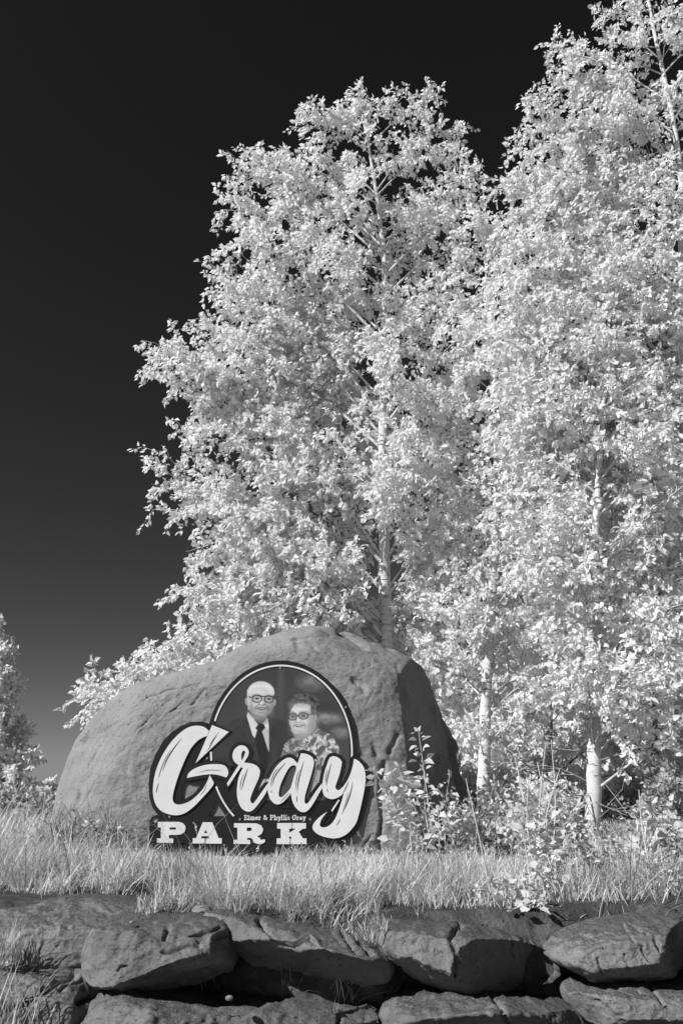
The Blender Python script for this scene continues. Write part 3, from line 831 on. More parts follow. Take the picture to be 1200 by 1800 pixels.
ST = 1.05
NXP, NYP = int(2 * (ERX - 3.2) / ST), int(1.62 * ERY / ST)
inner = ell(ERX - 3.6, ERY - 3.6, 0, 2 * PI, 160)
py_ = np.linspace(EC[1] - (ERY - 3.6) + 0.05, 1407, NYP)
uu = np.linspace(-1, 1, NXP)
hw = (ERX - 3.6) * np.sqrt(np.clip(1 - ((py_ - EC[1]) / (ERY - 3.6)) ** 2, 0, 1))
lft = EC[0] - hw
lim = np.interp(py_, [1336, 1346, 1372, 1407], [0, 412, 428, 441])          # the print stops behind the lettering
lft = np.where(py_ > 1340, np.maximum(lft, lim), lft)
rgt = EC[0] + hw
rgt = np.where(py_ > 1380, np.minimum(rgt, np.interp(py_, [1380, 1407], [604, 568])), rgt)
PXg = lft[:, None] + (uu[None, :] * 0.5 + 0.5) * (rgt - lft)[:, None]
PYg = np.repeat(py_[:, None], NXP, 1)
tone = srgb(paint((PXg - 400) * 5.4545, (PYg - 1180) * 5.4545)) * 1.0
W = np.array([at(0, b_, SY) for b_ in py_])
sc = np.array([at(601, b_, SY)[0] - at(600, b_, SY)[0] for b_ in py_])
PV = np.stack([(PXg - 600) * sc[:, None], np.full(PXg.shape, SY - 0.003), np.repeat(W[:, 2:3], NXP, 1)], -1).reshape(-1, 3)
ii = np.arange(len(PV)).reshape(NYP, NXP)
PF = np.stack([ii[:-1, :-1], ii[1:, :-1], ii[1:, 1:], ii[:-1, 1:]], -1).reshape(-1, 4)
m, t, out = new_mat('portrait_print')
va = N(t, 'ShaderNodeVertexColor'); va.layer_name = 'tone'
p = N(t, 'ShaderNodeBsdfPrincipled', Roughness=0.5); p.inputs['Specular IOR Level'].default_value = 0.3
t.links.new(va.outputs[0], p.inputs['Base Color']); t.links.new(p.outputs[0], out.inputs[0])
po = part('portrait_print', PV, PF, m, sign, True, False, tone.ravel(), 'oval printed portrait of an elderly man in suit and a woman in floral blouse')

# --- letters: black border, white face, ink slits
def border(shapes, y, root):
    return plate('letter_border', [[offset(s, BRD)] for s in shapes], y, 0.0045, M_BLACK, root)


def slit(pts, wid):
    P = smooth_line(pts, 14)
    t_ = np.gradient(P, axis=0); t_ /= np.linalg.norm(t_, axis=1, keepdims=True) + 1e-9
    n_ = np.stack([-t_[:, 1], t_[:, 0]], -1)
    k = np.sin(np.linspace(0.02, PI - 0.02, 14))[:, None] ** 0.7 * wid / 2
    return np.vstack([P + n_ * k, (P - n_ * k)[::-1]])


LET = [
    ('letter_g', [[G_body], [G_wedge], [G_hook]], [G_wedge, G_hook],
     [(zA([(362, 225), (280, 330), (205, 450), (160, 575)]), 1.9), (zA([(250, 345), (190, 440), (135, 580), (120, 650)]), 1.2), (zA([(120, 690), (100, 760), (92, 805)]), 1.3),
      (zA([(752, 155), (700, 240), (650, 330), (625, 360)]), 1.0), (zA([(722, 195), (672, 270), (650, 310)]), 0.8), (zA([(540, 590), (620, 566), (700, 562), (790, 572)]), 1.1),
      (zA([(626, 720), (595, 780), (552, 835)]), 0.9)]),
    ('letter_r', [[R_out, R_hole[::-1]]], [R_out],
     [(zB([(305, 520), (275, 620), (240, 730), (215, 845)]), 1.8), (zB([(250, 600), (215, 680), (195, 780), (198, 850)]), 1.1)]),
    ('letter_a', [[A_out, A_hole[::-1]]], [A_out],
     [(zB([(880, 430), (790, 530), (710, 650), (672, 780)]), 1.8), (zB([(765, 510), (700, 600), (660, 720), (650, 800)]), 1.2), (zB([(662, 845), (660, 890)]), 1.2),
      (zB([(935, 880), (870, 950), (790, 1030)]), 0.9), (zC([(360, 185), (325, 300), (295, 430), (283, 545)]), 1.9), (zC([(300, 290), (275, 400), (265, 520)]), 1.2), (zC([(280, 590), (280, 672)]), 1.3)]),
    ('letter_y', [[Y_out], [Y_bar]], [Y_out],
     [(zC([(682, 210), (655, 310), (630, 410), (622, 480)]), 1.7), (zC([(640, 280), (617, 370), (612, 440)]), 1.1), (zC([(630, 505), (638, 552)]), 1.3),
      (zC([(932, 430), (905, 560), (860, 690), (800, 815)]), 1.8), (zC([(885, 540), (860, 640), (815, 760)]), 1.1), (zC([(785, 860), (765, 905), (742, 940)]), 1.2),
      (zC([(885, 420), (850, 500), (815, 560)]), 1.4)]),
]
for k, (nm, faces, brd, slits) in enumerate(LET):
    lo = plate(nm, faces, SY - 0.0125, 0.0035, M_WHITE, sign)
    bo = plate('letter_border', [[offset(s, BRD)] for s in brd], SY - 0.0085 + 0.0006 * k, 0.004, M_BLACK, lo)
    for pts, wd in slits:
        plate('ink_stroke', [[slit(pts, wd)]], SY - 0.0135, 0.0009, M_INK, lo)

# slab-serif row of capitals
CAP_P = np.array(zA([(108, 1108), (330, 1108), (372, 1122), (396, 1150), (400, 1178), (388, 1215), (350, 1240), (300, 1245), (225, 1245), (225, 1284), (270, 1284), (270, 1330), (98, 1326), (98, 1282), (140, 1282), (140, 1166), (108, 1166)]))
CAP_P_H = np.array(zA([(232, 1165), (290, 1165), (304, 1178), (290, 1190), (232, 1190)]))
CAP_A = np.array(zA([(580, 1112), (680, 1112), (748, 1280), (780, 1280), (780, 1337), (612, 1337), (612, 1282), (650, 1282), (640, 1258), (570, 1258), (560, 1282), (601, 1282), (601, 1335), (475, 1335), (475, 1280), (510, 1280)]))
CAP_A_H = np.array(zA([(608, 1190), (630, 1226), (594, 1226)]))
CAP_R = np.array(zZ([(468, 837), (575, 838), (598, 848), (608, 868), (600, 888), (578, 901), (592, 908), (597, 919), (603, 915), (617, 916), (616, 927), (605, 935), (583, 937), (563, 930), (556, 913), (545, 907), (531, 907), (531, 918), (545, 918), (545, 937), (466, 936), (466, 917), (484, 917), (484, 858), (468, 858)]))
CAP_R_H = np.array(zZ([(529, 858), (548, 858), (554, 866), (548, 875), (529, 875)]))
CAP_K = np.array(zC([(48, 912), (220, 911), (220, 976), (190, 978), (190, 1026), (266, 978), (228, 976), (228, 911), (385, 912), (385, 976), (350, 978), (300, 1012), (350, 1091), (392, 1092), (392, 1158), (206, 1158), (206, 1093), (222, 1090), (203, 1064), (188, 1078), (188, 1092), (198, 1093), (198, 1158), (42, 1158), (42, 1092), (90, 1090), (90, 978), (48, 976)]))
for nm, loops in (('letter_p', [CAP_P, CAP_P_H[::-1]]), ('letter_a', [CAP_A, CAP_A_H[::-1]]), ('letter_r', [CAP_R, CAP_R_H[::-1]]), ('letter_k', [CAP_K])):
    plate(nm, [loops], SY - 0.007, 0.0065, M_WHITE, sign)

# small line of lettering: slab strokes on a unit box (cap height 1, x-height 0.66)
def _srf(x, y, w=0.17): return [(x - w, y), (x + w, y)]


GLY = {
    'E': (0.78, [[(0.18, 0), (0.18, 1)], [(0.0, 0.06), (0.68, 0.06)], [(0.0, 0.94), (0.66, 0.94)], [(0.18, 0.5), (0.5, 0.5)], [(0.66, 0.06), (0.66, 0.32)], [(0.64, 0.94), (0.64, 0.7)]]),
    'l': (0.44, [[(0.2, 0), (0.2, 1)], [(0.02, 0.05), (0.38, 0.05)], [(0.04, 0.95), (0.2, 0.95)]]),
    'm': (1.06, [[(0.18, 0), (0.18, 0.62)], [(0.5, 0), (0.5, 0.55)], [(0.84, 0), (0.84, 0.55)], [(0.04, 0.61), (0.44, 0.61)], [(0.5, 0.61), (0.8, 0.61)]] + [_srf(a, 0.05, 0.13) for a in (0.18, 0.5, 0.84)]),
    'e': (0.64, [[(0.14, 0.12), (0.1, 0.34), (0.2, 0.58), (0.4, 0.6), (0.5, 0.42), (0.5, 0.34), (0.12, 0.34)], [(0.14, 0.12), (0.32, 0.04), (0.52, 0.14)]]),
    'r': (0.58, [[(0.2, 0), (0.2, 0.62)], [(0.04, 0.6), (0.2, 0.6)], [(0.22, 0.48), (0.36, 0.6), (0.5, 0.54)], _srf(0.2, 0.05, 0.17)]),
    '&': (0.96, [[(0.82, 0.5), (0.6, 0.14), (0.34, 0.04), (0.12, 0.16), (0.16, 0.4), (0.46, 0.66), (0.44, 0.9), (0.28, 0.92), (0.22, 0.74), (0.44, 0.4), (0.82, 0.04)]]),
    'P': (0.82, [[(0.2, 0), (0.2, 1)], [(0.02, 0.05), (0.42, 0.05)], [(0.02, 0.95), (0.5, 0.95), (0.66, 0.84), (0.66, 0.6), (0.5, 0.47), (0.22, 0.47)]]),
    'h': (0.76, [[(0.18, 0), (0.18, 1)], [(0.04, 0.95), (0.18, 0.95)], [(0.2, 0.5), (0.36, 0.62), (0.54, 0.55), (0.54, 0)], _srf(0.18, 0.05, 0.15), _srf(0.54, 0.05, 0.15)]),
    'y': (0.7, [[(0.14, 0.62), (0.36, 0.08)], [(0.56, 0.62), (0.3, -0.2), (0.12, -0.26)], _srf(0.14, 0.62, 0.14), _srf(0.56, 0.62, 0.12)]),
    'i': (0.42, [[(0.2, 0), (0.2, 0.62)], [(0.04, 0.6), (0.2, 0.6)], _srf(0.2, 0.05, 0.17), [(0.2, 0.86), (0.2, 0.98)]]),
    's': (0.56, [[(0.44, 0.52), (0.26, 0.62), (0.1, 0.48), (0.24, 0.36), (0.42, 0.24), (0.32, 0.05), (0.08, 0.12)]]),
    'G': (0.9, [[(0.72, 0.72), (0.6, 0.94), (0.36, 0.96), (0.14, 0.76), (0.1, 0.46), (0.2, 0.14), (0.44, 0.03), (0.68, 0.16), (0.68, 0.42)], [(0.46, 0.44), (0.82, 0.44)], [(0.72, 0.7), (0.74, 0.98)]]),
    'a': (0.66, [[(0.14, 0.54), (0.32, 0.62), (0.46, 0.5), (0.46, 0.05), (0.6, 0.05)], [(0.44, 0.36), (0.2, 0.34), (0.1, 0.18), (0.22, 0.05), (0.44, 0.14)]]),
    ' ': (0.42, []),
}
TXT = 'Elmer & Phyllis Gray'
tw = sum(GLY[c][0] for c in TXT)
x0, x1, ybase, hcap = 429.4, 537.6, 1441.3, 8.6
k_ = (x1 - x0) / tw
cx_ = x0
strokes, depth = [], 0
for c in TXT:
    adv, lines = GLY[c]
    for L_ in lines:
        for p0, p1 in zip(L_[:-1], L_[1:]):
            a_ = np.array([cx_ + p0[0] * k_, ybase - p0[1] * hcap]); b_ = np.array([cx_ + p1[0] * k_, ybase - p1[1] * hcap])
            d_ = (b_ - a_) / (np.linalg.norm(b_ - a_) + 1e-9)
            n_ = np.array([-d_[1], d_[0]]) * (0.80 if abs(d_[1]) > 0.7 else 0.55)
            e_ = d_ * 0.35
            strokes.append((np.array([a_ - e_ - n_, b_ + e_ - n_, b_ + e_ + n_, a_ - e_ + n_]), depth))
            depth = (depth + 1) % 12
    cx_ += adv * k_
VV, TT, QQ, o_ = [], [], [], 0
for lp, dd in strokes:
    V, T, B, Q = slab([lp], SY - 0.005 - 0.00025 * dd, 0.0045)
    VV.append(V); TT += [T + o_, B + o_]; QQ.append(Q + o_); o_ += len(V)
part('small_lettering', np.vstack(VV), [np.vstack(TT), np.vstack(QQ)], M_WHITE, sign, False)

# bolts through the panel
bm_P, bm_R = [], []
bolt_me = None
for (bx, by_) in zZ([(160, 808), (497, 820), (833, 820), (690, 95), (1003, 282)]) + zA([(628, 440)]):
    c_ = at(bx, by_, SY)
    P_ = np.array([[[0, 0.002, 0], [0, -0.006, 0], [0, -0.0085, 0], [0, -0.0086, 0]]])
    if bolt_me is None:
        V, F = tubes(P_, np.array([[0.011, 0.011, 0.007, 0.0005]]), 8)
        bolt_me = mesh('bolt', V, F, M_BOLT)
    link('bolt', bolt_me, sign, c_ - wloc(sign))
# stand-off studs that hold the panel off the rock
for (bx, by_) in ((300, 1455), (560, 1470), (494, 1172), (600, 1240)):
    a_ = at(bx, by_, SY + 0.012)
    V, F = tubes(np.array([[a_, a_ + [0, 0.6, 0]]]), np.array([[0.012, 0.012]]), 8)
    part('mounting_stud', V, F, M_BOLT, sign)


# ------------------------------------------------------------------ leaves and trees
LT = np.array([[0, 0, 0], [0.28, -0.33, 0.10], [0.60, -0.26, 0.07], [1.0, 0, -0.14], [0.60, 0.26, 0.07], [0.28, 0.33, 0.10]])   # along, across, up
LQ = np.array([[0, 1, 2, 3], [0, 3, 4, 5]])


def frame(ax, nr):
    ax = unit(ax)
    nr = unit(nr - ax * np.sum(ax * nr, -1, keepdims=True))
    return ax, np.cross(nr, ax), nr


def leaves(P, ax, nr, size, petiole=0.35):
    ax, sd, nr = frame(ax, nr)
    P = P + ax * (size * petiole)[:, None]
    V = P[:, None, :] + size[:, None, None] * (LT[None, :, 0:1] * ax[:, None] + LT[None, :, 1:2] * sd[:, None] + LT[None, :, 2:3] * nr[:, None])
    F = (np.arange(len(P)) * 6)[:, None, None] + LQ[None]
    return V.reshape(-1, 3), F.reshape(-1, 4)


LEAF_MESH = {}


def leaf_objects(P, ax, nr, size, mat, root, petiole=0.35):
    """Single leaves as parts that share one mesh."""
    if mat.name not in LEAF_MESH:
        LEAF_MESH[mat.name] = mesh('leaf', LT, LQ, mat, True)
    me = LEAF_MESH[mat.name]
    ax, sd, nr = frame(ax, nr)
    P = P + ax * (size * petiole)[:, None] - wloc(root)
    for i in range(len(P)):
        o = bpy.data.objects.new('leaf', me)
        COL.objects.link(o)
        o.parent = root
        s_ = size[i]
        o.matrix_basis = Matrix(((ax[i][0] * s_, sd[i][0] * s_, nr[i][0] * s_, P[i][0]), (ax[i][1] * s_, sd[i][1] * s_, nr[i][1] * s_, P[i][1]),
                                 (ax[i][2] * s_, sd[i][2] * s_, nr[i][2] * s_, P[i][2]), (0, 0, 0, 1)))


def rnd(n, d=3): return rng.normal(size=(n, d))


def tree(name, label, group, trunk_px, Y, r0, extents, tips=(), n_limb=40, leaf=0.085, dens=1.0, mat=M_LEAF, bark=M_BARK, singles=250, bare=(),
         depth_k=0.75, rise=0.75, wind=(-0.25, 0, 0), z_lo=None, twig_mat=M_TWIG, cat='tree', fill=(0.45, 0.93), y_jit=0.15, limb_name='branch', topk=1.0):
    """trunk_px: pixels from base to top at depth Y. extents: rows (py, x_left, x_right) of the crown outline."""
    tr = np.array([at(a, b_, Y) for a, b_ in trunk_px])
    base = tr[0].copy(); base[2] = float(ground_z(base[0], base[1]))
    tr[0] = base - [0, 0, 0.1]
    root = thing(name, label, cat, base, group)
    TL = smooth_line(tr, 40)
    TL[1:-1, :2] += 0.007 * rnd(38, 2)
    hz = np.linspace(0, 1, 40)
    TR = r0 * (1 - hz) ** 0.85 * (1 + 0.22 * np.exp(-hz * 30)) + 0.008
    V, F = tubes(TL[None], TR[None], 12)
    part('trunk', V, F, bark, root)
    ex = np.array(sorted(extents))
    exz = np.array([at(600, r, Y)[2] for r in ex[:, 0]])
    exl = np.array([at(l, r, Y)[0] for r, l, _ in ex]); exr = np.array([at(x, r, Y)[0] for r, _, x in ex])
    o_ = np.argsort(exz); exz, exl, exr = exz[o_], exl[o_], exr[o_]
    def trunk_at(z):
        return np.array([np.interp(z, TL[:, 2], TL[:, 0]), np.interp(z, TL[:, 2], TL[:, 1]), z]), np.interp(z, TL[:, 2], TR)
    limbs = []
    for (a, b_, dy) in tips:
        limbs.append((at(a, b_, Y + dy), True))
    zmin, zmax = exz[0], exz[-1]
    wts = np.interp(np.linspace(zmin, zmax, 200), exz, exr - exl) + 0.3
    cdf = np.cumsum(wts); cdf /= cdf[-1]
    for k in range(n_limb):
        z = np.interp((k + rng.random()) / n_limb, cdf, np.linspace(zmin, zmax, 200))
        ph = (k * 2.399963 + rng.normal() * 0.35)
        cx, cy, _ = trunk_at(min(z, TL[-1, 2]))[0]
        l, r_ = cx - np.interp(z, exz, exl), np.interp(z, exz, exr) - cx
        c_, s_ = math.cos(ph), math.sin(ph)
        ext = (r_ if c_ > 0 else l)
        dep = depth_k * 0.5 * (r_ + l)
        f = rng.uniform(*fill)
        if s_ < -0.35 and rng.random() < 0.22:
            continue
        limbs.append((np.array([cx + c_ * max(ext, 0.15) * f, cy + s_ * max(dep, 0.15) * f, z]), False))
    tw_P, tw_R, LP, LD = [], [], [], []
    def twig(p, d, L, r, drop=0.0):
        mid = p + d * L * 0.5 + rng.normal(size=3) * L * 0.06
        end = p + d * L + np.array([0, 0, -drop * L]) + rng.normal(size=3) * L * 0.08
        tw_P.append([p, mid, end]); tw_R.append([r, r * 0.75, r * 0.35])
        return mid, end
    for (tip, hero) in limbs:
        zt = tip[2]
        hr = np.hypot(tip[0] - np.interp(zt, TL[:, 2], TL[:, 0]), tip[1] - Y)
        z0 = max(zt - hr * rise * rng.uniform(0.75, 1.2), base[2] + 0.5 if z_lo is None else z_lo)
        z0 = min(z0, TL[-2, 2])
        p0, rr = trunk_at(z0)
        L = np.linalg.norm(tip - p0)
        mid = 0.5 * (p0 + tip) + np.array([0, 0, 0.10 * L]) + rng.normal(size=3) * 0.04 * L
        ln_ = smooth_line([p0, mid, tip], 12)
        rl = np.linspace(min(rr * 0.5, 0.007 + 0.009 * L), 0.0035, 12)
        V, F = tubes(ln_[None], rl[None], 6)
        part(limb_name, V, F, bark if rl[0] > 0.018 else twig_mat, root)
        n_sub = max(4, int(L * 7.4))
        for j in range(n_sub):
            t_ = 0.25 + 0.75 * (j + rng.random()) / n_sub
            q = ln_[0] * 0 + np.array([np.interp(t_ * 11, np.arange(12), ln_[:, a]) for a in range(3)])
            dl = unit(ln_[min(11, int(t_ * 11) + 1)] - ln_[max(0, int(t_ * 11) - 1)])
            sd = unit(np.cross(dl, rng.normal(size=3)))
            d = unit(dl * 0.75 + sd * rng.uniform(0.5, 1.0) + np.array([0, 0, 0.15]))
            hi_ = 1.0 - 0.42 * np.clip((zt - (zmin + 0.72 * (zmax - zmin))) / (0.28 * (zmax - zmin)), 0, 1)
            Ls = hi_ * min(1.1, (0.30 + 0.34 * L * (1 - 0.65 * t_)) * rng.uniform(0.6, 1.2)) * (0.62 if t_ > 0.85 else 1.0) * topk
            m1, e1 = twig(q, d, Ls, 0.007, 0.08)
            n_tw = max(2, int(Ls * 7.5 * dens))
            for i in range(n_tw):
                u_ = (i + rng.random()) / n_tw
                a = q + (m1 - q) * min(1, 2 * u_) + (e1 - m1) * max(0, 2 * u_ - 1)
                s2 = unit(np.cross(d, rng.normal(size=3)))
                d2 = unit(d * 0.6 + s2 * 0.8)
                L2 = rng.uniform(0.14, 0.36) * topk
                m2, e2 = twig(a, d2, L2, 0.0035, 0.25)
                n_lf = rng.integers(12, 20)
                for h in range(n_lf):
                    w_ = (h + 0.6) / n_lf
                    LP.append(a + (m2 - a) * min(1, 2 * w_) + (e2 - m2) * max(0, 2 * w_ - 1)); LD.append(d2)
    for (pts, rb) in bare:                                   # dead lower branches
        ln_ = smooth_line([at(a, b_, Y + dy) for a, b_, dy in pts], 12)
        V, F = tubes(ln_[None], np.linspace(rb, rb * 0.25, 12)[None], 6)
        part(limb_name, V, F, M_DRYTWIG, root, label='bare dead lower branch')
        for j in range(7):
            i = rng.integers(3, 11)
            d = unit(unit(ln_[i] - ln_[i - 1]) + 0.8 * rng.normal(size=3))
            twig(ln_[i], d, rng.uniform(0.2, 0.6), 0.004, 0.1)
    V, F = tubes(np.array(tw_P), np.array(tw_R), 3)
    part('twigs', V, F, twig_mat, root, stuff=True)
    LP = np.array(LP); LD = np.array(LD); n = len(LP)
    ax = unit(0.45 * LD + np.array([0, 0, -0.55]) + np.array(wind) + 0.55 * rnd(n))
    nr = rnd(n) + np.array([0, 0, 0.3]) + 0.25 * np.array(to_sun)[None]
    sz = leaf * rng.uniform(0.65, 1.25, n)
    if singles:
        px, py, d = proj(LP)
        inside = (px > 5) & (px < 1195) & (py > 5) & (py < 1480)
        sc_ = np.where(inside, sz / d, 0)
        big = np.argsort(-sc_)[:singles]
        leaf_objects(LP[big], ax[big], nr[big], sz[big], mat, root)
        keep = np.ones(n, bool); keep[big] = False
        LP, ax, nr, sz = LP[keep], ax[keep], nr[keep], sz[keep]
    V, F = leaves(LP, ax, nr, sz)
    part('foliage', V, F, mat, root, smooth=True, stuff=True)
    return root, n


COUNT = {}
# main poplar behind the boulder
r_, COUNT['main'] = tree('poplar_tree', 'tall white-barked poplar directly behind the sandstone boulder', 'poplars behind the boulder',
     [(688, 1500), (682, 1250), (676, 1040), (674, 850), (672, 700), (676, 560), (672, 420), (652, 285), (632, 180)], 11.6, 0.108,
     [(165, 615, 660), (200, 585, 735), (240, 560, 770), (270, 520, 785), (310, 470, 800), (360, 450, 815), (400, 460, 815), (470, 445, 845), (540, 420, 855), (580, 390, 860), (640, 365, 870), (700, 375, 880), (760, 365, 880), (820, 365, 880), (880, 385, 880), (940, 405, 850), (1010, 400, 850), (1060, 375, 850), (1120, 345, 850), (1180, 290, 850), (1240, 250, 830), (1320, 260, 800)],
     tips=[(628, 158, 0), (648, 182, 0.3), (545, 185, -0.2), (540, 220, 0.1), (605, 200, 0.2), (762, 170, 0), (700, 180, -0.3), (795, 225, 0.1), (805, 255, -0.2), (418, 300, 0), (452, 265, 0.2), (412, 370, 0.1), (430, 425, -0.4), (400, 475, 0),
           (408, 525, -0.3), (370, 572, 0.2), (292, 620, 0), (325, 650, -0.4), (290, 828, 0.1), (350, 740, -0.3), (360, 705, 0.3), (365, 905, -0.2), (360, 870, 0.2), (345, 1035, 0), (355, 1062, -0.3), (365, 1112, 0.2), (826, 310, 0), (830, 355, -0.2),
           (390, 1000, 0.2), (410, 1050, -0.3), (440, 985, 0.1), (450, 1080, -0.5), (500, 1040, -0.6), (425, 940, -0.4), (400, 1090, 0.1), (480, 960, -0.7), (165, 1242, -0.3), (190, 1232, 0.1), (222, 1205, -0.2), (255, 1180, 0.0), (275, 1190, -0.4), (310, 1150, 0.2)],
     n_limb=88, leaf=0.083, singles=260)
# tree at the right frame edge
r_, COUNT['edge'] = tree('poplar_tree', 'tallest poplar at the right, its white trunk and crown cut off by the photo edge', 'poplars behind the boulder',
     [(1235, 1500), (1222, 1100), (1206, 800), (1196, 550), (1195, 300), (1150, 60), (1110, -120)], 10.6, 0.10,
     [(-160, 1110, 1200), (-60, 1110, 1240), (0, 1105, 1280), (60, 1115, 1290), (110, 1120, 1290), (180, 1095, 1290), (250, 1065, 1290), (300, 1030, 1290), (360, 980, 1290), (430, 905, 1290), (520, 872, 1290), (620, 870, 1290), (740, 890, 1290), (860, 920, 1400), (960, 950, 1400), (1080, 1000, 1400)],
     tips=[(1082, 15, 0), (1088, 50, -0.2), (1092, 115, 0.2), (975, 88, 0), (1000, 120, -0.1), (1030, 165, 0.1), (1045, 205, -0.3), (930, 208, 0), (965, 262, 0.1), (935, 278, -0.1), (1010, 275, 0.2), (892, 332, 0), (922, 362, 0.2), (925, 400, -0.3), (915, 442, -0.5), (890, 480, -0.6), (875, 540, -0.8), (900, 580, -0.9), (880, 640, -0.9), (905, 700, -1.0), (890, 760, -0.8), (930, 560, -0.6), (940, 800, -0.9), (935, 640, -1.1)],
     n_limb=100, leaf=0.083, singles=260, wind=(-0.35, 0, -0.1))
# the nearer trunk right of the boulder
r_, COUNT['near'] = tree('poplar_tree', 'poplar with short sunlit white trunk base and dark upper trunk beside the dark fence post', 'poplars behind the boulder',
     [(1036, 1512), (1042, 1400), (1046, 1250), (1048, 1120), (1046, 1000), (1050, 860), (1060, 720), (1070, 600)], 9.4, 0.088,
     [(560, 1040, 1100), (640, 980, 1150), (720, 930, 1200), (800, 910, 1230), (880, 890, 1250), (960, 900, 1260), (1040, 920, 1260), (1120, 950, 1250), (1190, 970, 1240)],
     tips=[(890, 890, -0.4), (930, 960, -0.6), (1000, 1000, -0.6), (1150, 1080, -0.9), (1190, 1120, -0.6), (1180, 1210, -0.8), (1120, 1180, -1.0), (1190, 1290, -0.7), (970, 1090, -0.5), (1060, 1210, -0.8), (1030, 1190, -0.9), (985, 1210, -0.4)],
     n_limb=44, leaf=0.080, singles=280, wind=(-0.1, 0, 0),
     bare=[([(1042, 1420, 0), (960, 1370, -0.3), (905, 1330, -0.5)], 0.012), ([(1044, 1380, 0), (980, 1350, 0.2), (920, 1345, 0.4)], 0.010), ([(1046, 1410, -0.1), (1080, 1424, -0.4), (1110, 1426, -0.7)], 0.010), ([(1044, 1340, 0), (1110, 1320, -0.4), (1180, 1310, -0.6)], 0.012),
           ([(1044, 1400, 0), (1000, 1400, -0.3), (950, 1420, -0.5)], 0.010), ([(1046, 1350, 0), (1000, 1310, 0.1), (960, 1290, 0.1)], 0.010), ([(1045, 1370, 0), (1100, 1360, 0.3), (1190, 1385, 0.5)], 0.011)])
# mid tree between the boulder's shaded side and the near trunk
r_, COUNT['mid'] = tree('poplar_tree', 'poplar with slim white trunk just right of the boulder shaded side', 'poplars behind the boulder',
     [(846, 1500), (850, 1340), (856, 1180), (866, 1020), (872, 850), (866, 700), (858, 560), (850, 430)], 11.0, 0.085,
     [(380, 835, 880), (420, 810, 930), (500, 790, 960), (580, 780, 980), (660, 770, 1000), (760, 760, 1010), (860, 750, 1020), (960, 750, 1020), (1060, 745, 1010), (1160, 740, 1000), (1260, 760, 990), (1340, 790, 980)],
     tips=[(846, 378, 0), (880, 400, 0.1), (835, 400, -0.1)],
     n_limb=84, leaf=0.080, singles=120)
# darker trees further back, seen through the gaps
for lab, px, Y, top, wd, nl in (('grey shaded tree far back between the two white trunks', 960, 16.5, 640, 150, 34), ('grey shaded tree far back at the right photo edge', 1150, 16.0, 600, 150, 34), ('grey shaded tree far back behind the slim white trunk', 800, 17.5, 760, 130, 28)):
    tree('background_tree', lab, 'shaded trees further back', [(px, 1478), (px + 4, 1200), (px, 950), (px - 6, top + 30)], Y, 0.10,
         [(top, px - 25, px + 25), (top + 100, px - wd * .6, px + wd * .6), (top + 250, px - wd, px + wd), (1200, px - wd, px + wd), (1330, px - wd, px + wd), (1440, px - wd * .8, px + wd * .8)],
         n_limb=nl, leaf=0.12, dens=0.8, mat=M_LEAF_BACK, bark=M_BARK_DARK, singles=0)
# a far-off belt of wood that closes the view low down on the right
nW = 18000
wx = rng.uniform(0.5, 16.0, nW); wy = 26 + rng.uniform(0, 7, nW)
wt = 3.6 + 1.6 * vnoise(np.stack([wx * 0.45, wy * 0.3, 0 * wx], -1)) + 0.8 * vnoise(np.stack([wx * 1.5, wy * 0.8, 0 * wx], -1))
wz = wt * rng.random(nW) ** 0.8
V, F = leaves(np.stack([wx, wy, wz], -1), unit(rnd(nW) + [0, 0, -0.4]), rnd(nW) + [0, -0.3, 0.4], 0.30 * rng.uniform(0.6, 1.3, nW))
wd_ = link('distant_wood', mesh('distant_wood', V, F, M_LEAF_BACK)); wd_['kind'] = 'stuff'
# trees at the left edge
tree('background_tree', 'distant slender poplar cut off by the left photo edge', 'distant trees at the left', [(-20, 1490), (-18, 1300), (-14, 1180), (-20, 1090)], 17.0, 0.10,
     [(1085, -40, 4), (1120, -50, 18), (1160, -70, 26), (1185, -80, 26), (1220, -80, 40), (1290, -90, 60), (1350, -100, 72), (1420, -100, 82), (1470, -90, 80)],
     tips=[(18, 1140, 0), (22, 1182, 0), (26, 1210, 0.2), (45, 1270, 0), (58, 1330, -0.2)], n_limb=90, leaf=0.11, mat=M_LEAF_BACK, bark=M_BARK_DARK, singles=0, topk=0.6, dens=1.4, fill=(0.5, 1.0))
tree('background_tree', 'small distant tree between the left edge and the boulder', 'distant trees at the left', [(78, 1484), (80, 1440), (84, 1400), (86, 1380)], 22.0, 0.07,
     [(1374, 82, 92), (1400, 66, 102), (1430, 55, 112), (1460, 50, 116)], n_limb=40, leaf=0.13, mat=M_LEAF_BACK, bark=M_BARK_DARK, singles=0, topk=0.6, dens=1.2)


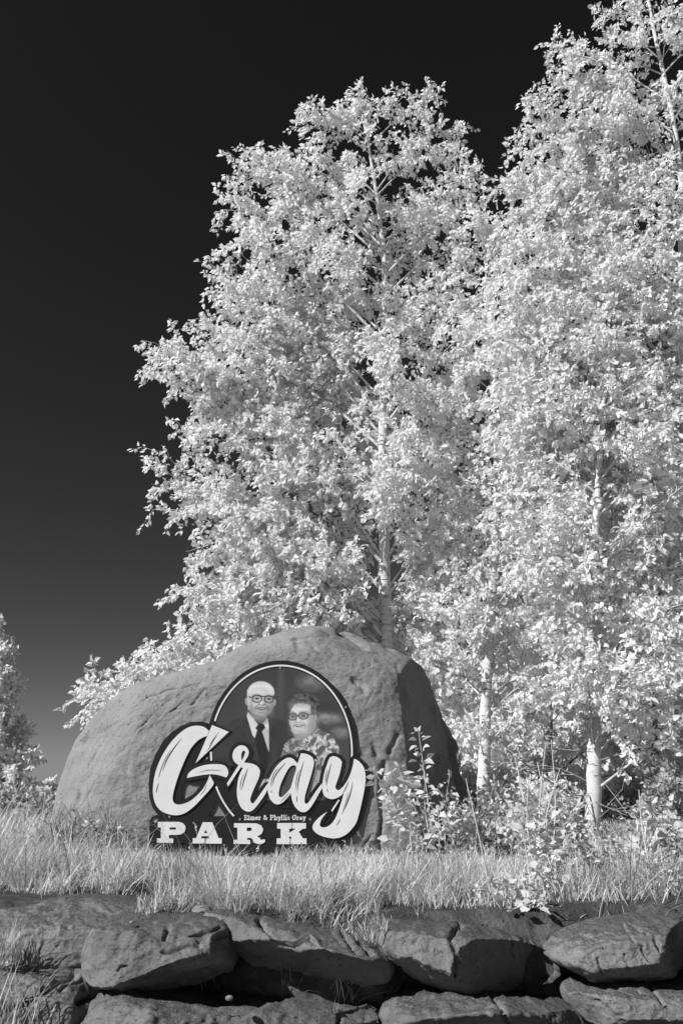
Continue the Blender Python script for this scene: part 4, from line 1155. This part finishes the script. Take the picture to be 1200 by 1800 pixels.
# ------------------------------------------------------------------ undergrowth shrubs
def shrub(label, px, py_top, wpx, Y, n, leaf=0.075, mat=M_LEAF_BACK, group=None, twig=M_DRYTWIG, lean=(0, 0, 0), bare_frac=0.0, name='shrub', cat='shrub', base_px=None):
    b0 = at(base_px or px, 1500, Y); b0[2] = float(ground_z(b0[0], b0[1]))
    root = thing(name, label, cat, b0, group)
    top = at(px, py_top, Y)[2]
    hw = wpx * 0.5 * (at(601, 1400, Y)[0] - at(600, 1400, Y)[0])
    cxx = at(px, 1450, Y)[0]
    sP, sR, tP, tR, LP, LD = [], [], [], [], [], []
    for k in range(n):
        a = rng.uniform(0, 2 * PI); f = math.sqrt(rng.random())
        tip = np.array([cxx + hw * f * math.cos(a), Y + hw * 0.7 * f * math.sin(a), b0[2] + (top - b0[2]) * (1.0 - 0.45 * f * f) * rng.uniform(0.55, 1.0)])
        s0 = b0 + np.array([(tip[0] - b0[0]) * 0.45, (tip[1] - b0[1]) * 0.45, -0.03]) + rng.normal(size=3) * [0.04, 0.04, 0]
        mid = 0.5 * (s0 + tip) + rng.normal(size=3) * 0.05 + np.array([0, 0, 0.06])
        sP.append([s0, mid, tip]); sR.append([0.008, 0.006, 0.002])
        for j in range(9):
            u = rng.uniform(0.2, 1.0)
            q = s0 + (mid - s0) * min(1, 2 * u) + (tip - mid) * max(0, 2 * u - 1)
            d = unit(unit(tip - s0) * 0.6 + rng.normal(size=3) * 0.7)
            L = rng.uniform(0.12, 0.3)
            tP.append([q, q + d * L * 0.5, q + d * L]); tR.append([0.003, 0.0025, 0.0012])
            if rng.random() > bare_frac:
                for h in range(7):
                    LP.append(q + d * L * (h + 0.8) / 7); LD.append(d)
    V, F = tubes(np.array(sP), np.array(sR), 5)
    part('stems', V, F, twig, root, stuff=True)
    V, F = tubes(np.array(tP), np.array(tR), 3)
    part('twigs', V, F, twig, root, stuff=True)
    if LP:
        LP = np.array(LP); LD = np.array(LD); m_ = len(LP)
        V, F = leaves(LP, unit(0.6 * LD + [0, 0, -0.2] + 0.5 * rnd(m_)), rnd(m_) + [0, 0, 0.6], leaf * rng.uniform(0.6, 1.2, m_))
        part('foliage', V, F, mat, root, stuff=True)
    return root


U = 'undergrowth between the poplar trunks'
shrub('leafy bush close against the boulder shaded right side', 800, 1410, 130, 9.0, 44, group=U, mat=M_LEAF)
shrub('leafy bush in front of the slim white trunk', 872, 1400, 120, 9.6, 46, group=U)
shrub('leafy bush left of the short sunlit trunk', 955, 1370, 130, 10.2, 52, group=U)
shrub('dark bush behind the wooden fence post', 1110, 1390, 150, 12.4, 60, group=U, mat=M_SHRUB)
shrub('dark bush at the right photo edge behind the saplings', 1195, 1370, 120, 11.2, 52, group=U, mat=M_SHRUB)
shrub('low bush between the boulder and the slim white trunk, further back', 830, 1350, 140, 13.4, 60, group=U)
shrub('tall bush far back between the two white trunks', 945, 1310, 150, 14.0, 70, group=U)
shrub('tall bush far back right of the fence post', 1170, 1300, 170, 14.5, 70, group=U)
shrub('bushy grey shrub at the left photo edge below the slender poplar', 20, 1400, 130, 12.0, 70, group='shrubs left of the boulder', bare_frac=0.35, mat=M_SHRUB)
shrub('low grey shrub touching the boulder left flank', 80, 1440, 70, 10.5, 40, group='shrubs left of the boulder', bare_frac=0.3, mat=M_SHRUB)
B = 'pale brush in the grass under the poplars'
shrub('fine pale brush right of the boulder foot', 850, 1425, 110, 7.2, 32, leaf=0.05, mat=M_SAPLEAF, group=B, twig=M_STALK)
shrub('fine pale brush left of the short sunlit trunk, before the leafy bush', 955, 1400, 110, 6.6, 30, leaf=0.05, mat=M_SAPLEAF, group=B, twig=M_STALK)
shrub('fine pale brush at the right photo edge, below the forked sapling', 1170, 1450, 110, 6.2, 24, leaf=0.05, mat=M_SAPLEAF, group=B, twig=M_STALK)
shrub('low fine pale brush over the dark soil above the right wall stone', 1075, 1545, 120, 5.3, 26, leaf=0.035, mat=M_SAPLEAF, group=B, twig=M_STALK)
# leafless weeds added to stand in for twig shadows on the boulder's lower left
for lab, px, pt, wd, Y in (('dry leafless weed added for its twig shadow at the boulder lower left corner', 118, 1432, 70, 6.9), ('second dry leafless weed added for its twig shadow, right of the other one, against the boulder', 190, 1440, 70, 6.85)):
    shrub(lab, px, pt, wd, Y, 12, bare_frac=0.85, leaf=0.04, mat=M_GRASS, group='dry weeds added for twig shadows on the boulder', name='shadow_weed', cat='weed')

# ------------------------------------------------------------------ fence post with a rail in the shade
fb = at(1101, 1512, 9.9); fb[2] = float(ground_z(fb[0], fb[1]))
fence = thing('wooden_fence', 'dark wooden fence post with a thin rail in the shade between the trunks', 'fence', fb)
ht = at(1101, 1466, 9.9)[2] - fb[2]
bw = 0.03
zs = np.array([-0.2, 0.0, ht * 0.5, ht - 0.02, ht])
ws = np.array([bw, bw * 1.05, bw, bw * 0.97, bw * 0.75])
V, F = tubes(np.array([[[0.012 * vnoise(np.array([[z * 3, 1.0, 2.0]]))[0], 0, z] for z in zs]]) + fb, ws[None], 8)
V = np.vstack([V, fb + [0, 0, ht]]); k0 = len(V) - 9
part('post', V, [F, np.array([[len(V) - 1, k0 + i, k0 + (i + 1) % 8] for i in range(8)])], M_POST, fence)
ra, rb = at(1052, 1456, 10.0), at(1225, 1461, 10.1)
V, F = tubes(smooth_line([ra, 0.5 * (ra + rb) + [0, 0, -0.01], rb], 6)[None], np.full((1, 6), 0.018), 6)
part('rail', V, F, M_POST, fence)
V, F = tubes(smooth_line([ra + [0, 0, -0.09], 0.5 * (ra + rb) + [0, 0, -0.10], rb + [0, 0, -0.08]], 6)[None], np.full((1, 6), 0.008), 5)
part('wire', V, F, M_POST, fence)


# ------------------------------------------------------------------ saplings with single leaves
def sapling(label, base_px, Y, stems, leaf=0.085, dens=16, group='poplar saplings in the grass', bare_from=1.0, leaf_from=0.25, r=0.006, cat='sapling', leaf_to=1.0, name='sapling', mat=M_SAPLEAF):
    b0 = at(base_px[0], base_px[1], Y); b0[2] = float(ground_z(b0[0], b0[1]))
    root = thing(name, label, cat, b0, group)
    LP, LA, LN, LS = [], [], [], []
    for st in stems:
        (tx, ty, dy) = st[:3]
        lf, lt = (st[3], st[4]) if len(st) > 3 else (leaf_from, leaf_to)
        tip = at(tx, ty, Y + dy)
        s0 = b0 + np.array([rng.normal() * 0.05, rng.normal() * 0.04, -0.04])
        mid = 0.5 * (s0 + tip) + rng.normal(size=3) * [0.03, 0.03, 0.0] + np.array([0, 0, 0.05])
        ln_ = smooth_line([s0, mid, tip], 16)
        L = np.linalg.norm(tip - s0)
        V, F = tubes(ln_[None], np.linspace(r, 0.0022, 16)[None], 6)
        part('stem', V, F, M_STALK, root)
        n = max(2, int(dens * L * (lt - lf)))
        for j in range(n):
            t_ = lf + (lt - lf) * (j + 0.5) / n
            q = np.array([np.interp(t_ * 15, np.arange(16), ln_[:, a]) for a in range(3)])
            ph = j * 2.4 + rng.normal() * 0.5
            up = unit(ln_[-1] - ln_[0])
            d = np.array([math.cos(ph), math.sin(ph), 0.25]) + 0.25 * up
            d = unit(d + [0, 0, -0.9 * rng.random() + 0.15] + 0.3 * rng.normal(size=3))
            q = q + d * rng.uniform(0.0, 0.035)
            LP.append(q); LA.append(d)
            LN.append(np.array([0, 0, 0.8]) - 0.35 * d + rng.normal(size=3) * 0.6 + 0.3 * np.array(to_sun))
            LS.append(leaf * rng.choice([0.45, 0.65, 0.85, 1.05, 1.2]) * rng.uniform(0.85, 1.1) * (0.6 if t_ > 0.93 else 1.0))
        for _ in range(3 if lt > 0.95 else 0):
            LP.append(tip - unit(tip - mid) * 0.02); LA.append(unit(unit(tip - mid) + rng.normal(size=3) * 0.45)); LN.append(rng.normal(size=3) + [0, 0, 0.5]); LS.append(leaf * 0.6)
    if LP:
        leaf_objects(np.array(LP), np.array(LA), np.array(LN), np.array(LS), mat, root, 0.22)
    return root


sapling('tall leafy sapling in front of the boulder right side, next to the sign', (764, 1535), 6.75,
        [(735, 1283, 0.0), (655, 1352, -0.1), (697, 1345, 0.1), (745, 1368, 0.0), (790, 1360, 0.1), (676, 1412, -0.15), (720, 1372, 0.2), (770, 1420, -0.2), (705, 1440, -0.3)], dens=52, leaf=0.08)
sapling('low leafy sapling at the boulder foot, below the tall one', (730, 1540), 6.35, [(690, 1475, 0), (722, 1455, 0.1), (760, 1470, 0), (795, 1450, 0.1), (745, 1490, -0.1)], dens=30, leaf=0.08)
sapling('single bare whip stem with leaves only at its foot', (862, 1618), 4.3, [(818, 1368, 0.0, 0.02, 0.22), (848, 1560, -0.02, 0.1, 1.0), (880, 1545, 0.0, 0.1, 1.0)], dens=60, leaf=0.04, r=0.005)
sapling('leafy seedling clump hanging over the wall right of the whip stem', (905, 1636), 4.22, [(880, 1556, 0), (912, 1540, 0.05), (935, 1570, 0), (955, 1600, -0.05), (895, 1600, -0.1), (925, 1590, -0.05)], dens=110, leaf=0.045)
sapling('thicket of pale bare shoots above large leaves', (958, 1606), 4.9,
        [(905, 1333, 0, 0.08, 0.62), (968, 1300, 0.1, 0.08, 0.62), (958, 1310, 0.2, 0.1, 0.55), (983, 1352, 0.05, 0.1, 0.6), (928, 1372, -0.1, 0.1, 0.72), (944, 1340, 0.15, 0.1, 0.6), (990, 1440, 0, 0.15, 1.0), (915, 1440, -0.1, 0.15, 1.0), (1010, 1430, 0.2, 0.15, 1.0), (935, 1470, -0.15, 0.1, 1.0)], dens=38, leaf=0.07)
sapling('leafy sapling in front of the thicket of shoots', (985, 1612), 4.6, [(960, 1500, 0), (1000, 1480, 0.1), (940, 1530, -0.1), (1020, 1510, 0), (975, 1545, -0.1)], dens=55, leaf=0.06)
sapling('upright forked sapling near the right edge', (1140, 1598), 5.0, [(1122, 1388, 0, 0.2, 0.95), (1150, 1410, 0.05, 0.3, 0.98), (1160, 1470, 0.1), (1185, 1450, 0.1), (1120, 1500, -0.1)], dens=24, leaf=0.08)
sapling('low bushy sapling at the right edge above the wall', (1165, 1606), 4.55, [(1145, 1540, 0), (1170, 1510, 0), (1195, 1530, 0.1), (1130, 1560, -0.1), (1185, 1570, -0.1), (1150, 1570, -0.1)], dens=50, leaf=0.05)
sapling('leafy seedlings at the foot of the short sunlit trunk', (1060, 1560), 6.2, [(1030, 1528, 0), (1055, 1522, 0.1), (1085, 1530, 0), (1010, 1535, -0.1), (1110, 1538, 0)], dens=60, leaf=0.07)
sapling('small leafy weed on the dark soil above the wall gap', (838, 1602), 4.35, [(842, 1560, 0), (826, 1580, 0), (815, 1590, -0.02)], dens=30, leaf=0.035, group='small weeds', name='weed', cat='weed', r=0.003)
sapling('small leafy sprig in the grass below the sign right end', (548, 1530), 6.3, [(538, 1508, 0), (550, 1500, 0), (560, 1512, 0)], dens=40, leaf=0.035, group='small weeds', name='weed', cat='weed', r=0.003)


# ------------------------------------------------------------------ grass
def blades(P, H, Wd, lean_dir, lean, curl):
    n = len(P)
    side = np.stack([-np.sin(lean_dir), np.cos(lean_dir), 0 * lean_dir], -1)
    fw = np.stack([np.cos(lean_dir), np.sin(lean_dir), 0 * lean_dir], -1)
    rot = rng.uniform(-0.9, 0.9, n)[:, None]
    sd = unit(side * np.cos(rot) + fw * np.sin(rot))
    rows = []
    for k, (t_, wk) in enumerate(((0, 0.8), (0.38, 1.0), (0.72, 0.65), (1.0, 0.0))):
        off = fw * (H * (lean * t_ + curl * t_ * t_))[:, None] + np.array([0, 0, 1.0]) * (H * (t_ - 0.28 * curl * t_ ** 3))[:, None]
        c = P + off
        if wk > 0:
            rows += [c - sd * (Wd * wk * 0.5)[:, None], c + sd * (Wd * wk * 0.5)[:, None]]
        else:
            rows += [c]
    V = np.stack(rows, 1)
    b_ = (np.arange(n) * 7)[:, None]
    Q = np.concatenate([b_ + [0, 1, 3, 2], b_ + [2, 3, 5, 4]]); T = b_ + [4, 5, 6]
    return V.reshape(-1, 3), [Q, T]


def boulder_inside(x, y):
    return (((x - base[0]) / 1.80) ** 4 + ((y - 8.1) / 0.9) ** 4) < 1


NB = 185000
yy = 3.92 * (14.0 / 3.92) ** (rng.random(NB) ** 1.15)
xx = rng.uniform(-1, 1, NB) * (0.47 * yy + 0.4)
gp = np.stack([xx, yy, 0 * xx], -1)
dn = 0.42 + 0.8 * fbm(gp * 2.1, 3) + 0.75 * vnoise(gp * 8.0)
ok = (yy > bank(xx) - 0.05 - 0.15 * (xx < 0.62) * (xx > -0.6)) & ~boulder_inside(xx, yy)
shade = np.clip((xx - 0.55) / 0.6, 0, 1) * np.clip((5.0 - yy) / 0.8, 0, 1)          # bare soil above the right-hand stones
leftbare = np.clip((-0.72 - xx) / 0.2, 0, 1) * np.clip((4.72 - yy) / 0.1, 0, 1)
shade = np.maximum(shade, np.clip((xx - 0.2) / 0.2, 0, 1) * np.clip((0.75 - xx) / 0.1, 0, 1) * np.clip((4.55 - yy) / 0.25, 0, 1) * 0.8)
ok &= rng.random(NB) < np.clip(dn * 1.9 - 0.25, 0.03, 1) * (1 - 0.88 * shade) * (1 - leftbare)
xx, yy, dn = xx[ok], yy[ok], dn[ok]
gp = np.stack([xx, yy, ground_z(xx, yy) - 0.01], -1)
hn = fbm(np.stack([xx, yy, 0 * xx + 9], -1) * 2.3, 2)
H = (0.14 + 0.07 * hn - 0.09 * np.clip((yy - 4.6) / 1.8, 0, 1) * np.clip((xx + 1.9) / 0.5, 0, 1) + 0.06 * np.clip((-1.9 - xx) / 0.6, 0, 1)) * rng.uniform(0.35, 1.5, len(xx)) * (0.55 + 0.8 * np.clip(dn, 0, 1))
H *= 1 - 0.45 * np.clip((4.5 - yy) / 0.5, 0, 1) * (xx > 0.2)
wild = rng.random(len(xx)) < 0.035 * ((xx < -1.5) | (xx > 0.3) | (yy < 5.6))
H[wild] *= rng.uniform(1.3, 1.9, wild.sum())
tall = (np.abs(yy - 6.75) < 0.5) & (xx < -1.45) & (rng.random(len(xx)) < 0.16)
H[tall] *= rng.uniform(1.5, 2.6, tall.sum())
ld = 2 * PI * (vnoise(np.stack([xx, yy, 0 * xx + 31], -1) * 3.2)) + rng.normal(size=len(xx)) * 1.5
V, F = blades(gp, H, 0.0040 * rng.uniform(0.6, 1.6, len(xx)) * np.clip(yy / 5.0, 0.9, 2.0), ld, rng.uniform(0.0, 0.75, len(xx)), rng.random(len(xx)) ** 1.5 * 1.2)
ns_ = 170
sx_ = rng.uniform(-2.6, 2.8, ns_); sy_ = rng.uniform(4.3, 6.9, ns_)
k_ok = ~boulder_inside(sx_, sy_) & (sy_ > bank(sx_) + 0.1) & ~((np.abs(sx_ + 0.6) < 1.15) & (sy_ > 5.4)); sx_, sy_ = sx_[k_ok], sy_[k_ok]
b3 = np.stack([sx_, sy_, ground_z(sx_, sy_)], -1)
hh = rng.uniform(0.16, 0.30, len(b3)); ln3 = rng.normal(size=(len(b3), 2)) * 0.25
tp3 = b3 + np.stack([ln3[:, 0] * hh, ln3[:, 1] * hh, hh], -1)
md3 = 0.5 * (b3 + tp3) + np.stack([-0.15 * ln3[:, 0] * hh, -0.15 * ln3[:, 1] * hh, 0.03 * hh], -1)
Vs, Fs = tubes(np.stack([b3, md3, tp3], 1), np.tile([0.0016, 0.0013, 0.0009], (len(b3), 1)), 3)
hp = np.repeat(tp3, 14, 0); hd = np.repeat(unit(tp3 - md3), 14, 0)
hp = hp - hd * (np.tile(np.arange(14), len(tp3)) * 0.0042)[:, None]
Vh, Fh = leaves(hp, unit(hd + 0.5 * rnd(len(hp))), rnd(len(hp)), 0.011 * rng.uniform(0.7, 1.2, len(hp)))
F = [np.concatenate([F[0], Fs + len(V), Fh + len(V) + len(Vs)]), F[1]]
V = np.vstack([V, Vs, Vh])
gr = link('grass', mesh('grass', V, F, M_GRASS, True)); gr['kind'] = 'stuff'


def tuft(label, px, py, Y, n, h, rad, cat='grass tuft'):
    c = at(px, py, Y)
    root_o = c.copy()
    P = c + np.stack([rng.normal(size=n) * rad, rng.normal(size=n) * rad, 0 * np.arange(n)], -1)
    V, F = blades(P, h * rng.uniform(0.5, 1.2, n), np.full(n, 0.005), rng.uniform(0, 2 * PI, n), rng.uniform(0.05, 0.5, n), rng.uniform(0.0, 0.7, n))
    o = link('grass_tuft', mesh('grass_tuft', V - root_o, F, M_GRASS), None, root_o)
    return tag(o, label, cat, 'grass tufts on the wall')


tuft('pale grass tuft rooted between the stones at the left edge', 10, 1694, 3.84, 120, 0.16, 0.03)
tuft('thin grass tuft at the lower left corner of the wall', 14, 1806, 3.70, 50, 0.22, 0.05)
tuft('short grass tuft in the gap behind the big left stone', 262, 1606, 4.06, 80, 0.09, 0.028)
tuft('trailing grass tuft between the two middle top stones', 655, 1652, 3.88, 110, 0.10, 0.035)

# loose chips of rock
chip_me = None
for (px, py, Y, s_, lab) in ((403, 1754, 3.66, 0.018, 'pale rock chip on the lower middle stone'), (232, 1621, 3.78, 0.010, 'tiny pale chip on top of the front left stone'), (355, 1602, 4.12, 0.05, 'small rounded stone lying in the grass edge')):
    th = np.linspace(0, 2 * PI, 9)[:-1]; ph = np.linspace(-PI / 2, PI / 2, 6)
    V = np.array([[math.cos(p_) * math.cos(t_), math.cos(p_) * math.sin(t_) * 0.8, math.sin(p_) * 0.6] for p_ in ph for t_ in th])
    V = V * (1 + 0.2 * vnoise(V * 1.7 + px)[:, None]) * s_
    F = np.array([[i * 8 + j, i * 8 + (j + 1) % 8, (i + 1) * 8 + (j + 1) % 8, (i + 1) * 8 + j] for i in range(5) for j in range(8)])
    o = link('pebble', mesh('pebble', V, F, M_BOULDER, s_ > 0.03), None, at(px, py, Y))
    tag(o, lab, 'pebble')
